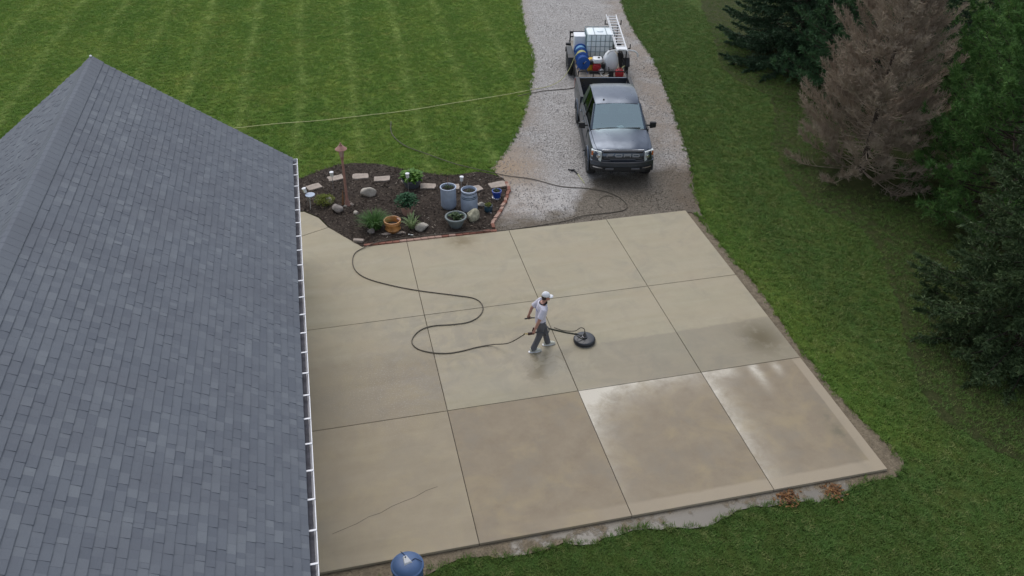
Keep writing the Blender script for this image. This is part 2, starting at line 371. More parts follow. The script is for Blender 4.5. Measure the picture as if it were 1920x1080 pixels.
# broom-pass streaks run along x
sv = t.n('ShaderNodeMapping', {0: t.pos()}); sv.inputs['Scale'].default_value = (0.35, 2.6, 1.0)
nst = t.noise(1.0, 5, 0.6, sv.outputs[0], 0.6)
dirty = t.math('MULTIPLY', t.mr(Y, 13.93, 13.87), t.mr(X, 1.81, 1.83))         # panels not yet washed
dirtyL = t.math('MULTIPLY', t.mr(t.math('ADD', Y, t.math('MULTIPLY', n1, 1.5)), 17.8, 16.4), t.mr(X, 1.84, 1.80))
c = t.mix(t.mr(nst, 0.3, 0.7), (0.345, 0.308, 0.212), (0.470, 0.422, 0.305))
c = t.mix(t.mr(n0, 0.35, 0.7, 0, 0.6), c, (0.43, 0.355, 0.25)); c = t.mix(t.mr(t.noise(0.9, 6, .7, None, .8), .5, .72, 0, .55), c, (0.295, 0.275, 0.215))
d1 = t.mix(t.mr(n1, 0.3, 0.72), (0.235, 0.185, 0.128), (0.300, 0.245, 0.172))
d1 = t.mix(t.mr(t.noise(0.8, 5, 0.65, None, .7), 0.48, 0.66, 0, 0.7), d1, (0.345, 0.275, 0.165)); d1 = t.mix(t.mr(t.noise(1.1, 5, 0.7), 0.50, 0.72, 0, 0.75), d1, (0.235, 0.205, 0.16))
c = t.mix(t.math('MULTIPLY', dirty, 0.92), c, d1); c = t.mix(t.math('MULTIPLY', dirtyL, 0.6), c, d1)
# washed-out pale borders of the unwashed panels
inB = t.math('MULTIPLY', t.mr(X, 4.89, 4.90), t.mr(X, 7.95, 7.94)); inC = t.mr(X, 7.95, 7.96)
nn = t.mr(t.noise(3.2, 6, 0.7, None, 0.4), 0.25, 0.7, 0.25, 1.6)
ex = lambda v, k: t.math('POWER', 2.718, t.math('DIVIDE', v, -k))
dx5 = t.math('MAXIMUM', t.math('SUBTRACT', X, 4.89), 0.0); dx8 = t.math('MAXIMUM', t.math('SUBTRACT', X, 7.95), 0.0); dy = t.math('MAXIMUM', t.math('SUBTRACT', 13.9, Y), 0.0)
wB = t.math('MULTIPLY', inB, t.math('ADD', t.math('MULTIPLY', ex(dx5, 0.28), ex(dy, 1.5)), t.math('MULTIPLY', t.math('MULTIPLY', ex(dy, 0.30), ex(dx5, 4.0)), 0.9)))
wB = t.math('ADD', wB, t.math('MULTIPLY', inB, t.math('MULTIPLY', ex(dx5, 0.75), ex(dy, 0.55))))
wC = t.math('MULTIPLY', inC, t.math('ADD', t.math('MULTIPLY', t.math('MULTIPLY', ex(dx8, 0.26), ex(dy, 4.5)), 0.95), t.math('ADD', t.math('MULTIPLY', t.gauss(9.25, 13.6, 0.13, 0.45), 0.85), t.math('ADD', t.math('MULTIPLY', t.gauss(9.8, 13.7, 0.12, 0.25), 0.5), t.math('MULTIPLY', t.gauss(8.5, 13.85, 0.35, 0.25), 0.6)))))
wt = t.math('MULTIPLY', t.math('MULTIPLY', t.math('ADD', wB, wC), nn), dirty, True)
c = t.mix(wt, c, (0.66, 0.61, 0.51))
# clean strip along the outer edges
eN = t.math('MULTIPLY', t.mr(t.math('ADD', Y, t.math('MULTIPLY', n1, 0.16)), 10.60, 10.53), t.mr(X, 3.0, 6.0, 0.15, 1.0))
eR = t.math('MULTIPLY', t.mr(t.math('ADD', X, t.math('MULTIPLY', n1, 0.06)), 10.32, 10.35), t.mr(Y, 14.0, 13.8))
c = t.mix(t.math('MULTIPLY', t.math('MAXIMUM', eN, eR), 0.75), c, (0.40, 0.335, 0.245))
# damp film: round the worker, in the band the run-off follows, and where water stands
wetm = t.math('MULTIPLY', t.mr(t.math('ADD', nst, t.math('MULTIPLY', n1, 0.5)), 0.62, 0.86), t.mr(Y, 13.9, 13.95))
band = t.math('MULTIPLY', t.mr(t.math('ADD', t.math('ADD', Y, t.math('MULTIPLY', X, -0.02)), t.math('MULTIPLY', n1, 0.35)), 15.55, 15.48), t.math('MULTIPLY', t.mr(Y, 13.88, 13.92), t.mr(X, 4.4, 6.5, 0.25, 1.0)))
gs = t.math('ADD', t.gauss(3.4, 16.2, 1.3, 0.45), t.math('ADD', t.gauss(2.3, 17.35, 0.9, 0.3), t.math('ADD', t.gauss(1.3, 17.0, 0.6, 0.4), t.math('ADD', t.gauss(4.2, 14.9, 1.5, 0.6), t.gauss(1.35, 15.0, 0.4, 0.9)))))
blot = t.math('MULTIPLY', t.mr(t.noise(1.15, 5, .6, None, 1.3), .45, .59), t.math('MULTIPLY', t.gauss(2.7, 16.3, 2.5, 1.7), t.mr(Y, 13.88, 13.92)))
wetm = t.math('ADD', t.math('MULTIPLY', wetm, 0.45), t.math('MULTIPLY', blot, 1.5))
wetm = t.math('MULTIPLY', t.math('ADD', t.math('MULTIPLY', wetm, 0.7), t.math('ADD', t.math('MULTIPLY', band, 0.75), t.math('MULTIPLY', gs, t.mr(t.noise(1.9, 6, .6, None, 1.0), 0.42, 0.60, 0.0, 0.95)))), 1.0, True)
c = t.mix(t.math('MULTIPLY', wetm, 0.62), c, t.mix(1.0, c, (0.44, 0.425, 0.40), 'MULTIPLY'))
ol = t.math('MULTIPLY', t.gauss(9.95, 14.8, 0.5, 0.6), t.mr(n1, 0.25, 0.5)); c = t.mix(t.math('MULTIPLY', ol, 0.95), c, (0.115, 0.09, 0.04))
dk = t.math('MULTIPLY', t.gauss(10.12, 11.4, 0.22, 0.9), t.mr(n1, 0.4, 0.62)); c = t.mix(t.math('MULTIPLY', dk, 0.6), c, (0.10, 0.10, 0.07))
bw = t.math('MULTIPLY', t.gauss(3.4, 20.86, 0.42, 0.33), 0.85); c = t.mix(t.math('MULTIPLY', bw, t.mr(n1, 0.3, 0.5)), c, (0.22, 0.175, 0.10))
# fine aggregate speckle in the worn left panels, small pits
sp = t.math('MULTIPLY', t.gauss(0.7, 15.0, 1.3, 1.5), t.mr(t.noise(28, 3, 0.8), 0.56, 0.64)); c = t.mix(t.math('MULTIPLY', sp, 0.45), c, (0.60, 0.58, 0.52))
sp2 = t.math('MULTIPLY', t.gauss(0.7, 15.0, 1.5, 1.8), t.mr(t.noise(33, 3, 0.8), 0.6, 0.68)); c = t.mix(t.math('MULTIPLY', sp2, 0.5), c, (0.16, 0.13, 0.10))
c = t.mix(t.mr(n2, 0.35, 0.75, 0, 0.28), c, (0.20, 0.165, 0.12))
t.set(c, t.math('SUBTRACT', t.mr(wetm, 0.1, 0.9, 0.82, 0.46), t.math('MULTIPLY', t.gauss(4.35, 14.9, 0.9, 0.7), 0.28)), spec=0.35); t.bump(n2, 0.12, 0.01); M_CONC = t.m
M_JOINT = simple('joint_filler', (0.045, 0.036, 0.026), 0.9)
M_CRACK = simple('crack_dirt', (0.07, 0.055, 0.04), 0.95)

# ---- ground sheets
gnd = MB(); gnd.add([(-160, -60, -0.09), (220, -60, -0.09), (220, 260, -0.09), (-160, 260, -0.09)], [(0, 1, 2, 3)])
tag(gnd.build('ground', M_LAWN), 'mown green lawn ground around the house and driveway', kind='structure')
hn = lambda x, y: 0.012 * math.sin(3.1 * x + 1.7 * y) + 0.010 * math.sin(5.3 * y - 2.2 * x)
sheet('gravel_driveway', ragged(gravel_poly, 0.022), -0.045, M_GRAVEL, 0.5, lambda x, y: 0.006 * math.sin(2.1 * x + y), 'grey gravel driveway running from the slab past the truck')
sheet('mulch_bed', ragged(bed_poly[:46], 0.02, closed=False) + BED_R + BED_L, -0.035, M_MULCH, 0.16, lambda x, y: 0.02 + 0.02 * math.sin(4.1 * x + 2 * y) * math.sin(3.7 * y), 'dark mulch flower bed beside the house corner')
sheet('mud_strip', ragged(mud_poly, 0.03), -0.068, M_MUD, 0.25, None, 'wet bare mud strip along the slab edges')
sheet('tree_bed', ragged(tree_poly, 0.05), -0.078, M_TSOIL, None, None, 'dark needle covered soil under the evergreens')

# ---- concrete pad: separate panels with sawn joints between them
slab = MB(); slab.box(((X0 + XR) / 2, (Y0 + YC) / 2, -0.085), (XR - X0 - 0.03, YC - Y0 - 0.03, 0.12))
slab.prism([(X0 + .02, YC - .02), (0.5, YC - .02), (-0.36, 22.48), (-0.62, 23.1), (-1.05, 23.58), (X0 + .02, 23.6)], -0.145, -0.025)
pad = tag(slab.build('concrete_slab', M_JOINT), 'beige concrete parking pad cut into square panels', kind='structure')
g = 0.007
def panel(poly):
    n = len(poly); cx = sum(p[0] for p in poly) / n; cy = sum(p[1] for p in poly) / n; m = MB()
    inn = [(x + (0.006 if x < cx else -0.006), y + (0.006 if y < cy else -0.006)) for x, y in poly]
    m.loft([[(x, y, -0.06) for x, y in poly], [(x, y, -0.005) for x, y in poly], [(x, y, 0) for x, y in inn]])
    return m.build('panel', M_CONC, pad)
cols = [X0, XA, XB, XC, XR]; rows = [Y0, YA, YB, YC]
for i in range(4):
    for j in range(3):
        a, b, c_, d = cols[i] + g, cols[i + 1] - g, rows[j] + g, rows[j + 1] - g
        if i == 0 and j == 2: panel([(a, c_), (b, c_), (b, d), (0.52, d), (-0.38, 22.46), (-1.42, 22.02)])
        else: panel([(a, c_), (b, c_), (b, d), (a, d)])
panel([(X0 + g, 22.04), (-0.39, 22.475), (-0.64, 23.1), (-1.07, 23.57), (X0 + g, 23.58)])
# hairline crack in the near left panel
cr = [(-0.9 + 0.0, 11.02)] + [(-0.9 + k * 0.24, 11.02 + k * 0.085 + random.uniform(-.035, .035)) for k in range(1, 10)]
m = MB()
for a, b in zip(cr[:-1], cr[1:]):
    m.box(((a[0] + b[0]) / 2, (a[1] + b[1]) / 2, 0.0012), (math.dist(a, b), 0.006, 0.002), Matrix.Rotation(math.atan2(b[1] - a[1], b[0] - a[0]), 3, 'Z'))
m.build('crack', M_CRACK, pad)

# ---- grass tufts (instances)
def proto(name, tris, mat):
    V = np.array(tris).reshape(-1, 3); me = bpy.data.meshes.new(name); me.from_pydata([tuple(map(float, v)) for v in V], [], [(i, i + 1, i + 2) for i in range(0, len(V), 3)]); me.materials.append(mat)
    return bpy.data.objects.new(name, me)
def tuft(nb, spread, h):
    T = []
    for _ in range(nb):
        a = rng.uniform(0, 6.28); r = spread * math.sqrt(rng.uniform()); bx, by = r * math.cos(a), r * math.sin(a)
        d = rng.uniform(0, 6.28); l = h * rng.uniform(.6, 1.25); lean = rng.uniform(.5, 1.5) * l; wd = rng.uniform(.005, .010)
        px, py = -math.sin(d) * wd, math.cos(d) * wd
        T += [(bx - px, by - py, 0), (bx + px, by + py, 0), (bx + math.cos(d) * lean, by + math.sin(d) * lean, l)]
    return T
tufts = [proto('grass_tuft', tuft(22, 0.085, 0.042), M_BLADE) for _ in range(4)]
def lawn_points(n, x0, x1, y0, y1):
    x = rng.uniform(x0, x1, n); y = rng.uniform(y0, y1, n)
    jx = x + rng.normal(0, .03, n); jy = y + rng.normal(0, .03, n); ok = np.ones(n, bool)
    for pl in (gravel_poly, bed_poly, mud_poly, house_poly): ok &= ~inside(pl, jx, jy)
    ok &= ~inside([(X0, Y0), (XR + .03, Y0), (XR + .03, YC), (X0, YC)], x, y)
    inb = inside(tree_poly, jx, jy); dt = np.min([np.hypot(x - a, y - b) for a, b in TRUNKS], axis=0)
    ok &= ~(inb & (rng.uniform(size=n) > np.clip((dt - 1.3) / 1.2, .06, 1.0)))
    ok &= ~(inside(edge_line, jx, jy) & (rng.uniform(size=n) > .45))
    return np.c_[x, y, np.full(n, -0.088)][ok]
P = np.vstack([lawn_points(int(29 * 28 * 85), -19, 10, 22, 50), lawn_points(int(9 * 44 * 105), 10, 19, 6, 50), lawn_points(int(12 * 4.6 * 170), -1.4, 10.6, 5.8, 10.4), lawn_points(6000, 19, 40, 30, 50)])
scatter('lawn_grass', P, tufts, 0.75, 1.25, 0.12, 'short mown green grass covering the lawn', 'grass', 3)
# taller fringe where lawn meets gravel, mud and bed
fr = []
for pl in (gravel_poly, mud_poly, bed_poly[:46]):
    for a, b in zip(pl[:-1], pl[1:]):
        L = math.dist(a, b)
        if L > 3: continue
        for _ in range(int(L * 22)):
            k = random.random(); fr.append((a[0] + (b[0] - a[0]) * k + random.gauss(0, .045), a[1] + (b[1] - a[1]) * k + random.gauss(0, .045), -0.066 if pl is mud_poly else -0.048))
fr = np.array(fr); ok = ~inside([(X0, Y0 - .06), (XR + .06, Y0 - .06), (XR + .06, 24), (4.2, 24.9), (0, 23.9), (X0, 24)], fr[:, 0], fr[:, 1]) & ~inside(house_poly, fr[:, 0], fr[:, 1])
ok &= ~((fr[:, 0] > 4.2) & (fr[:, 0] < 11.1) & (fr[:, 1] > 21) & (fr[:, 1] < 25))
longt = [proto('grass_fringe', tuft(12, 0.05, 0.085), M_BLADE) for _ in range(2)]
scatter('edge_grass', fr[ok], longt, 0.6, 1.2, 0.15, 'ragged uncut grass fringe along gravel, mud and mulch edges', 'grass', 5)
# mulch chips and loose stones
chip = [proto('chip', sum([[(-.03, -.008, 0), (.03, -.008, .004), (.03, .008, .008), (-.03, -.008, 0), (.03, .008, .008), (-.03, .008, .012)]], []), M_CHIP)]
n = 9000; x = rng.uniform(-1.4, 5.5, n); y = rng.uniform(21.2, 26.6, n); k = inside(bed_poly, x, y)
scatter('mulch_chips', np.c_[x, y, np.full(n, -0.004) + rng.uniform(0, .02, n)][k], chip, 0.5, 1.5, 0.5, 'loose dark wood chips scattered over the flower bed', 'mulch', 7)
def pebble_tris():
    b = bmesh.new(); bmesh.ops.create_icosphere(b, subdivisions=1, radius=0.014); T = []
    for v in b.verts: v.co = Vector((v.co.x * random.uniform(.8, 1.4), v.co.y * random.uniform(.7, 1.2), v.co.z * 0.6))
    for f in b.faces: T += [tuple(v.co) for v in f.verts]
    b.free(); return T
peb = [proto('pebble', pebble_tris(), M_STONE) for _ in range(3)]
n = 42000; x = rng.uniform(4.4, 16, n); y = rng.uniform(21.2, 46, n); k = inside(gravel_poly, x + rng.normal(0, .05, n), y + rng.normal(0, .05, n)) & ~inside(bed_poly, x, y) & (rng.uniform(size=n) < np.clip((48 - y) / 20, .35, 1))
scatter('loose_gravel', np.c_[x, y, np.full(n, -0.042)][k], peb, 0.5, 1.5, 0.6, 'loose grey stones lying on the gravel driveway', 'gravel', 9)

# ================================================================== HOUSE (only its roof shows)
t = NT('shingle'); rnd = t.n('ShaderNodeObjectInfo').outputs['Random']; isl = t.n('ShaderNodeNewGeometry').outputs['Random Per Island']
t2 = t.math('FRACT', t.math('ADD', rnd, isl))
def shingle_mat(tt, f):
    col = tt.ramp(f, [(0.0, (0.122, 0.135, 0.158)), (0.35, (0.138, 0.152, 0.175)), (0.8, (0.150, 0.164, 0.186)), (1.0, (0.178, 0.194, 0.214))])
    col = tt.mix(tt.mr(tt.noise(0.8, 4), 0.4, 0.7, 0, 0.6), col, (0.118, 0.126, 0.146))
    col = tt.mix(tt.mr(tt.noise(120, 3, 0.8), 0.4, 0.7, 0, 0.3), col, (0.06, 0.066, 0.08))
    tt.set(col, 0.88, spec=0.35); tt.bump(tt.noise(160, 3, 0.8), 0.35, 0.006)
shingle_mat(t, t2); M_SH = t.m
t = NT('ridge_shingle'); shingle_mat(t, t.math('ADD', .55, t.math('MULTIPLY', t.n('ShaderNodeObjectInfo').outputs['Random'], .25))); M_CAPSH = t.m
M_SHBASE = simple('shingle_underlay', (0.075, 0.083, 0.098), 0.9)
M_WHITE = simple('white_aluminium', (0.78, 0.78, 0.80), 0.4, var=0.06)
M_GUT = simple('gutter_inside', (0.07, 0.07, 0.085), 0.8, var=0.4, scale=6)
M_SIDING = simple('house_siding', (0.62, 0.60, 0.56), 0.7, var=0.06)
house = empty('house', (-5.4, 10.0, -0.09), 0, 'house with a steep grey asphalt shingle roof and white gutter', 'house')
HX, HY, HZ = -5.4, 10.0, -0.09
EX, EZ, PIT, YF, YN = -1.07, 2.72, 0.732, 21.78, -3.6
RZ = EZ + PIT * (EX - HX)
L = lambda x, y, z: (x - HX, y - HY, z - HZ)
m = MB(); m.prism([(-9.35 - HX, -3.1 - HY), (-1.5 - HX, -3.1 - HY), (-1.5 - HX, 21.35 - HY), (-9.35 - HX, 21.35 - HY)], 0, 2.55 - HZ); m.build('wall', M_SIDING, house)
m = MB(); m.loft([[L(-9.35, y, 2.46), L(-1.5, y, 2.46), L(HX, y, RZ - 0.22)] for y in (21.34, 21.20)]); m.build('gable_wall', M_SIDING, house)
m = MB()
for sx in (1, -1):
    ex = HX + sx * (EX - HX)
    m.loft([[L(HX, y, RZ - 0.02), L(ex, y, EZ - 0.02), L(ex, y, EZ - 0.16), L(HX, y, RZ - 0.16)] for y in (YF, YN)])
roof = m.build('roof', M_SHBASE, house)
sl = math.hypot(EX - HX, EZ - RZ); ux, uz = (EX - HX) / sl, (EZ - RZ) / sl     # down-slope unit vector (right side)
nx, nz = -uz, ux
expo = 0.145; ncourse = int(sl / expo)
tabs = []                                              # (side, s, y0, width, lift)
for sx in (1, -1):
    for k in range(ncourse + 1):
        s0 = sl - (k + 1) * expo
        if s0 < 0.02: continue
        y = YF - random.uniform(0, .1) * 0
        while y > (YN if sx == 1 else 6.0):
            wd = random.choice((0.09, 0.13, 0.15, 0.17, 0.19, 0.22)) * random.uniform(.9, 1.1)
            tabs.append((sx, s0, y, wd, random.choice((0.0, 0.0, 0.006, 0.008)))); y -= wd
def tab_verts(sx, s0, y, wd, lift, th=0.010, gap=0.0008):
    out = []
    for (ds, h) in ((-0.02, -0.004), (expo, th + lift)):
        for yy in (y - gap, y - wd + gap):
            for hh in (h - 0.010, h): out.append(L(HX + sx * (ux * (s0 + ds) + nx * hh), yy, RZ + uz * (s0 + ds) + nz * hh))
    return out
TF = [(1, 3, 7, 5), (4, 5, 7, 6), (0, 1, 5, 4), (2, 6, 7, 3)]
def near_key(tb):
    sx, s0, y, wd, l = tb; x = HX + sx * ux * s0; z = RZ + uz * s0
    return 1e9 if (sx < 0 or y < 7.6 + (x + 1.0) * -0.35 or wd < .12) else math.hypot(x, y, z - 13.35)
order = sorted(range(len(tabs)), key=lambda i: near_key(tabs[i])); big = set(order[:300])
for i in order[:300]:
    m = MB(); v = tab_verts(*tabs[i]); m.add(v, TF); m.build('shingle', M_SH, roof, fixn=False)
m = MB()
for i, tb in enumerate(tabs):
    if i not in big: m.add(tab_verts(*tb), TF)
tag(m.build('shingle_field', M_SH, roof, fixn=False), kind='stuff')
# ridge cap pieces
y = YF + 0.01; k = 0
while y > 3.0:
    m = MB(); wv = 0.30; h0, h1 = 0.022, 0.025
    rows_ = []
    for yy, hh in ((y, h0), (y - 0.21, h1)):
        rows_.append([L(HX - ux * wv, yy, RZ + uz * wv + hh), L(HX - ux * .05, yy, RZ + uz * .04 + hh + .004), L(HX + ux * .05, yy, RZ + uz * .04 + hh + .004), L(HX + ux * wv, yy, RZ + uz * wv + hh),
                      L(HX + ux * wv, yy, RZ + uz * wv + hh - .025), L(HX, yy, RZ - .01), L(HX - ux * wv, yy, RZ + uz * wv + hh - .025)])
    m.loft(rows_); m.build('ridge_cap', M_CAPSH, roof); y -= 0.20
m = MB(); m.lathe([(0.03, 0), (0.03, 0.02), (0.01, 0.035)], 10, L(HX, YF - 0.05, RZ + 0.03)); m.build('ridge_finial', M_WHITE, roof)
# fascia and rake boards
m = MB(); m.box(L(EX - 0.03, (YF + YN) / 2, EZ - 0.18), (0.03, YF - YN - 0.1, 0.2)); m.build('fascia', M_WHITE, house)
for sx in (1, -1):
    m = MB(); ex = HX + sx * (EX - HX - .02)
    m.loft([[L(HX, y, RZ - .17), L(ex, y, EZ - .17), L(ex, y, EZ - .33), L(HX, y, RZ - .34)] for y in (YF - .02, YF - .05)]); m.build('rake_board', M_WHITE, house)
# K-style gutter, open at the top, hung with straps
gz = EZ - 0.03; m = MB()
prof = [(EX - .005, gz), (EX - .005, gz - .115), (EX + .075, gz - .115), (EX + .115, gz - .03), (EX + .115, gz), (EX + .128, gz), (EX + .128, gz - .035), (EX + .085, gz - .125), (EX - .012, gz - .125), (EX - .012, gz)]
m.loft([[L(x, y, z) for x, z in prof] for y in (YF - .01, YN)])
gut = m.build('gutter', M_WHITE, house)
m = MB(); m.box(L(EX + .035, (YF + YN) / 2, gz - .108), (.076, YF - YN - .05, .008)); m.build('gutter_bed', M_GUT, gut)
m = MB(); m.box(L(EX + .06, YF - .004, gz - .06), (.13, .008, .12)); m.build('end_cap', M_WHITE, gut)
y = YF - 0.35
while y > 6.0:
    m = MB(); m.box(L(EX + .052, y, gz + .006), (.15, .032, .010)); m.build('hanger', M_WHITE, gut); y -= 0.625

# ================================================================== FLOWER BED
M_ROCK = simple('pale_rock', (0.42, 0.38, 0.32), 0.85, var=0.35, scale=5, bump=0.6, bscale=14)
M_ROCKG = simple('grey_rock', (0.24, 0.21, 0.19), 0.85, var=0.4, scale=7, bump=0.8, bscale=16)
M_SLABST = simple('stepping_stone', (0.36, 0.30, 0.25), 0.9, var=0.2, scale=6, bump=0.4, bscale=30)
M_BRICK = simple('red_brick', (0.26, 0.11, 0.075), 0.9, var=0.35, scale=6, bump=0.5, bscale=40)
M_BRICKP = simple('pale_brick', (0.42, 0.27, 0.21), 0.9, var=0.3, scale=6, bump=0.5, bscale=40)
M_SOIL = simple('potting_soil', (0.035, 0.026, 0.02), 0.95, var=0.4, scale=20, bump=0.8, bscale=50)
M_POST = simple('copper_brown_paint', (0.33, 0.17, 0.135), 0.6, var=0.25, scale=8)
M_POSTL = simple('lamp_glass_frosted', (0.40, 0.28, 0.24), 0.3, var=0.1)
M_TERRA = simple('ochre_glaze', (0.42, 0.19, 0.055), 0.45, var=0.5, scale=6)
M_PINKP = simple('pale_clay', (0.46, 0.28, 0.22), 0.85, var=0.15)
M_GALV = simple('galvanised_grey', (0.36, 0.42, 0.52), 0.55, 0.15, var=0.12, scale=5)
M_GRYP = simple('grey_green_plastic', (0.16, 0.19, 0.19), 0.6, var=0.12)
M_DKTUB = simple('slate_tub', (0.09, 0.10, 0.115), 0.6, var=0.15)
M_BLUEP = simple('cobalt_glaze', (0.02, 0.06, 0.30), 0.25, var=0.3)
M_TEALP = simple('dark_teal_glaze', (0.02, 0.055, 0.085), 0.3, var=0.3)
M_STEEL = simple('stake_steel', (0.55, 0.55, 0.55), 0.35, 0.8, var=0.1)
M_CLEAR = simple('frosted_plastic', (0.72, 0.72, 0.68), 0.3, var=0.1)
def leafmat(name, a, b):
    t = NT(name); isl = t.n('ShaderNodeNewGeometry').outputs['Random Per Island']
    c = t.mix(isl, a, b); t.set(c, 0.55, spec=0.3)
    tr = t.n('ShaderNodeBsdfTranslucent', {'Color': c}); mx = t.n('ShaderNodeMixShader', {0: 0.3, 1: t.b.outputs[0], 2: tr.outputs[0]}); t.t.links.new(mx.outputs[0], t.out.inputs[0]); return t.m
M_LG = leafmat('leaf_green', (0.045, 0.12, 0.025), (0.12, 0.22, 0.06))
M_LBR = leafmat('leaf_bright', (0.06, 0.17, 0.02), (0.17, 0.32, 0.05))
M_LBL = leafmat('leaf_blue_green', (0.03, 0.10, 0.045), (0.07, 0.18, 0.085))
M_LYL = leafmat('leaf_yellow_green', (0.11, 0.15, 0.02), (0.24, 0.27, 0.05))
M_LPAL = leafmat('leaf_pale', (0.16, 0.24, 0.09), (0.34, 0.42, 0.22))
M_LDK = leafmat('leaf_dark', (0.03, 0.06, 0.022), (0.09, 0.14, 0.06))
BZ = -0.015        # bed surface
def rock(x, y, d, label, mat=M_ROCK, seed=0, rz=0.0, z=None):
    rr = random.Random(seed); b = bmesh.new(); bmesh.ops.create_icosphere(b, subdivisions=3, radius=0.5)
    pl = [(Vector((rr.gauss(0, 1), rr.gauss(0, 1), rr.gauss(0.3, .8))).normalized(), rr.uniform(.30, .44)) for _ in range(11)]
    for v in b.verts:
        for nrm, dd in pl:
            e = v.co.dot(nrm) - dd
            if e > 0: v.co -= nrm * e * 0.9
        v.co *= 1 + rr.uniform(-.015, .015); v.co = Vector((v.co.x * d[0] * 1.15, v.co.y * d[1] * 1.15, v.co.z * d[2] * 1.15))
    lo = min(v.co.z for v in b.verts)
    for v in b.verts: v.co.z -= lo * 0.7
    me = bpy.data.meshes.new('garden_rock'); b.to_mesh(me); b.free(); me.materials.append(mat); me.polygons.foreach_set('use_smooth', [True] * len(me.polygons))
    o = bpy.data.objects.new('garden_rock', me); COL.objects.link(o); o.location = (x, y, BZ - .02 if z is None else z); o.rotation_euler[2] = rz
    return tag(o, label, 'rock', 'rocks in the flower bed')
rock(1.01, 24.22, (.50, .34, .32), 'large pale angular rock alone between lamp post and leafy tub', seed=3)
rock(-0.03, 23.42, (.42, .30, .26), 'rough grey rock beside the low yellow green shrub', M_ROCKG, seed=8, rz=-.6)
rock(0.5, 23.12, (.18, .15, .14), 'small round grey rock between lamp post and ornamental grass', seed=5)
rock(0.2, 23.64, (.12, .10, .09), 'tiny white rock at the left of the lamp post foot', seed=11)
rock(0.40, 23.70, (.13, .11, .10), 'tiny tan rock at the right of the lamp post foot', M_SLABST, seed=12)
rock(2.36, 21.80, (.40, .28, .24), 'pale rounded rock in front of the strappy iris leaves', seed=15, rz=.3)
rock(3.95, 22.02, (.42, .30, .42), 'tall blotchy pale boulder touching the grey bowl planter', simple('mossy_rock', (0.36, 0.34, 0.24), 0.9, var=0.5, scale=9, bump=0.6, bscale=16), seed=21, rz=.5)
rock(4.36, 22.80, (.26, .18, .18), 'small pale rock between the striped drum and the teal pot', seed=25)
rock(0.86, 21.93, (.20, .16, .18), 'small blue grey rock under the ornamental grass', M_ROCKG, seed=27)
rock(1.27, 21.74, (.30, .16, .07), 'flat olive rock behind the amber pot', M_SLABST, seed=29)
rock(1.72, 21.72, (.26, .14, .06), 'flat tan rock right of the amber pot', M_SLABST, seed=31)
rock(-0.28, 23.95, (.24, .18, .26), 'pale stone poking out of the yellow green shrub', seed=33)

for i, (x, y, rz, w_, d_) in enumerate([(-0.71, 25.08, .35, .46, .32), (0.02, 25.55, .2, .50, .32), (0.82, 25.5, -.08, .52, .34), (1.51, 25.18, -.08, .52, .32), (2.34, 24.86, .5, .44, .3), (2.91, 24.36, -.25, .48, .34), (3.66, 24.15, -.2, .5, .34), (4.37, 23.86, .3, .5, .34), (5.16, 23.98, .15, .56, .36)]):
    m = MB(); rr = random.Random(i); pts = []
    for a, b in ((-.5, -.5), (-.15, -.52), (.2, -.5), (.5, -.48), (.52, 0), (.48, .5), (.1, .5), (-.3, .52), (-.5, .46), (-.51, 0)): pts.append((a * w_ + rr.uniform(-.02, .02), b * d_ + rr.uniform(-.02, .02)))
    m.prism(pts, 0, .055); o = m.build('stepping_stone', M_SLABST, bevel=0.012, loc=(x, y, -0.02), rot=(0, 0, rz))
    where = ['at the house end of the curved row', 'behind the stake light next to the lamp post', 'just past the lamp post', 'behind the large pale rock', 'half hidden left of the leafy tub', 'right of the leafy tub', 'behind the plain galvanised drum', 'behind the striped drum', 'at the gravel end of the curved row'][i]
    tag(o, 'tan flagstone stepping stone ' + where, 'stepping stone', 'curved row of stepping stones')

# lamp post
lp = empty('lamp_post', (0.28, 23.70, BZ - .01), 0, 'tall reddish brown garden lamp post with a round cap', 'lamp post')
m = MB(); m.lathe([(.10, 0), (.10, .03), (.075, .06), (.07, .16), (.05, .22), (.042, .26)], 14); m.build('base', M_POST, lp, True)
m = MB(); m.lathe([(.042, .25), (.040, .9), (.036, 1.62)], 12); m.build('pole', M_POST, lp, True)
m = MB(); m.lathe([(.045, 1.62), (.06, 1.65), (.05, 1.69), (.065, 1.71)], 12); m.build('collar', M_POST, lp, True)
m = MB(); m.lathe([(.055, 1.71), (.085, 1.95)], 12); m.build('lantern_glass', M_POSTL, lp, True)
for k in range(4):
    a = k * math.pi / 2 + .4; m = MB(); m.tube([(.058 * math.cos(a), .058 * math.sin(a), 1.71), (.09 * math.cos(a), .09 * math.sin(a), 1.95)], .007, 6); m.build('lantern_bar', M_POST, lp)
m = MB(); m.lathe([(.175, 1.945), (.18, 1.96), (.14, 1.99), (.085, 2.05), (.05, 2.07), (.05, 2.10), (.018, 2.12), (.03, 2.145), (.008, 2.17)], 18); m.build('cap', M_POST, lp, True)
m = MB(); m.tube([(-.15, .03, 0), (-.12, .02, .3), (-.10, .03, .55)], [.035, .03, .008], 7); tag(m.build('wooden_stake', simple('rusty_wood', (0.20, 0.10, 0.045), .85), None, loc=(0.28, 23.70, BZ - .01)), 'short weathered brown stake leaning beside the lamp post foot', 'stake')

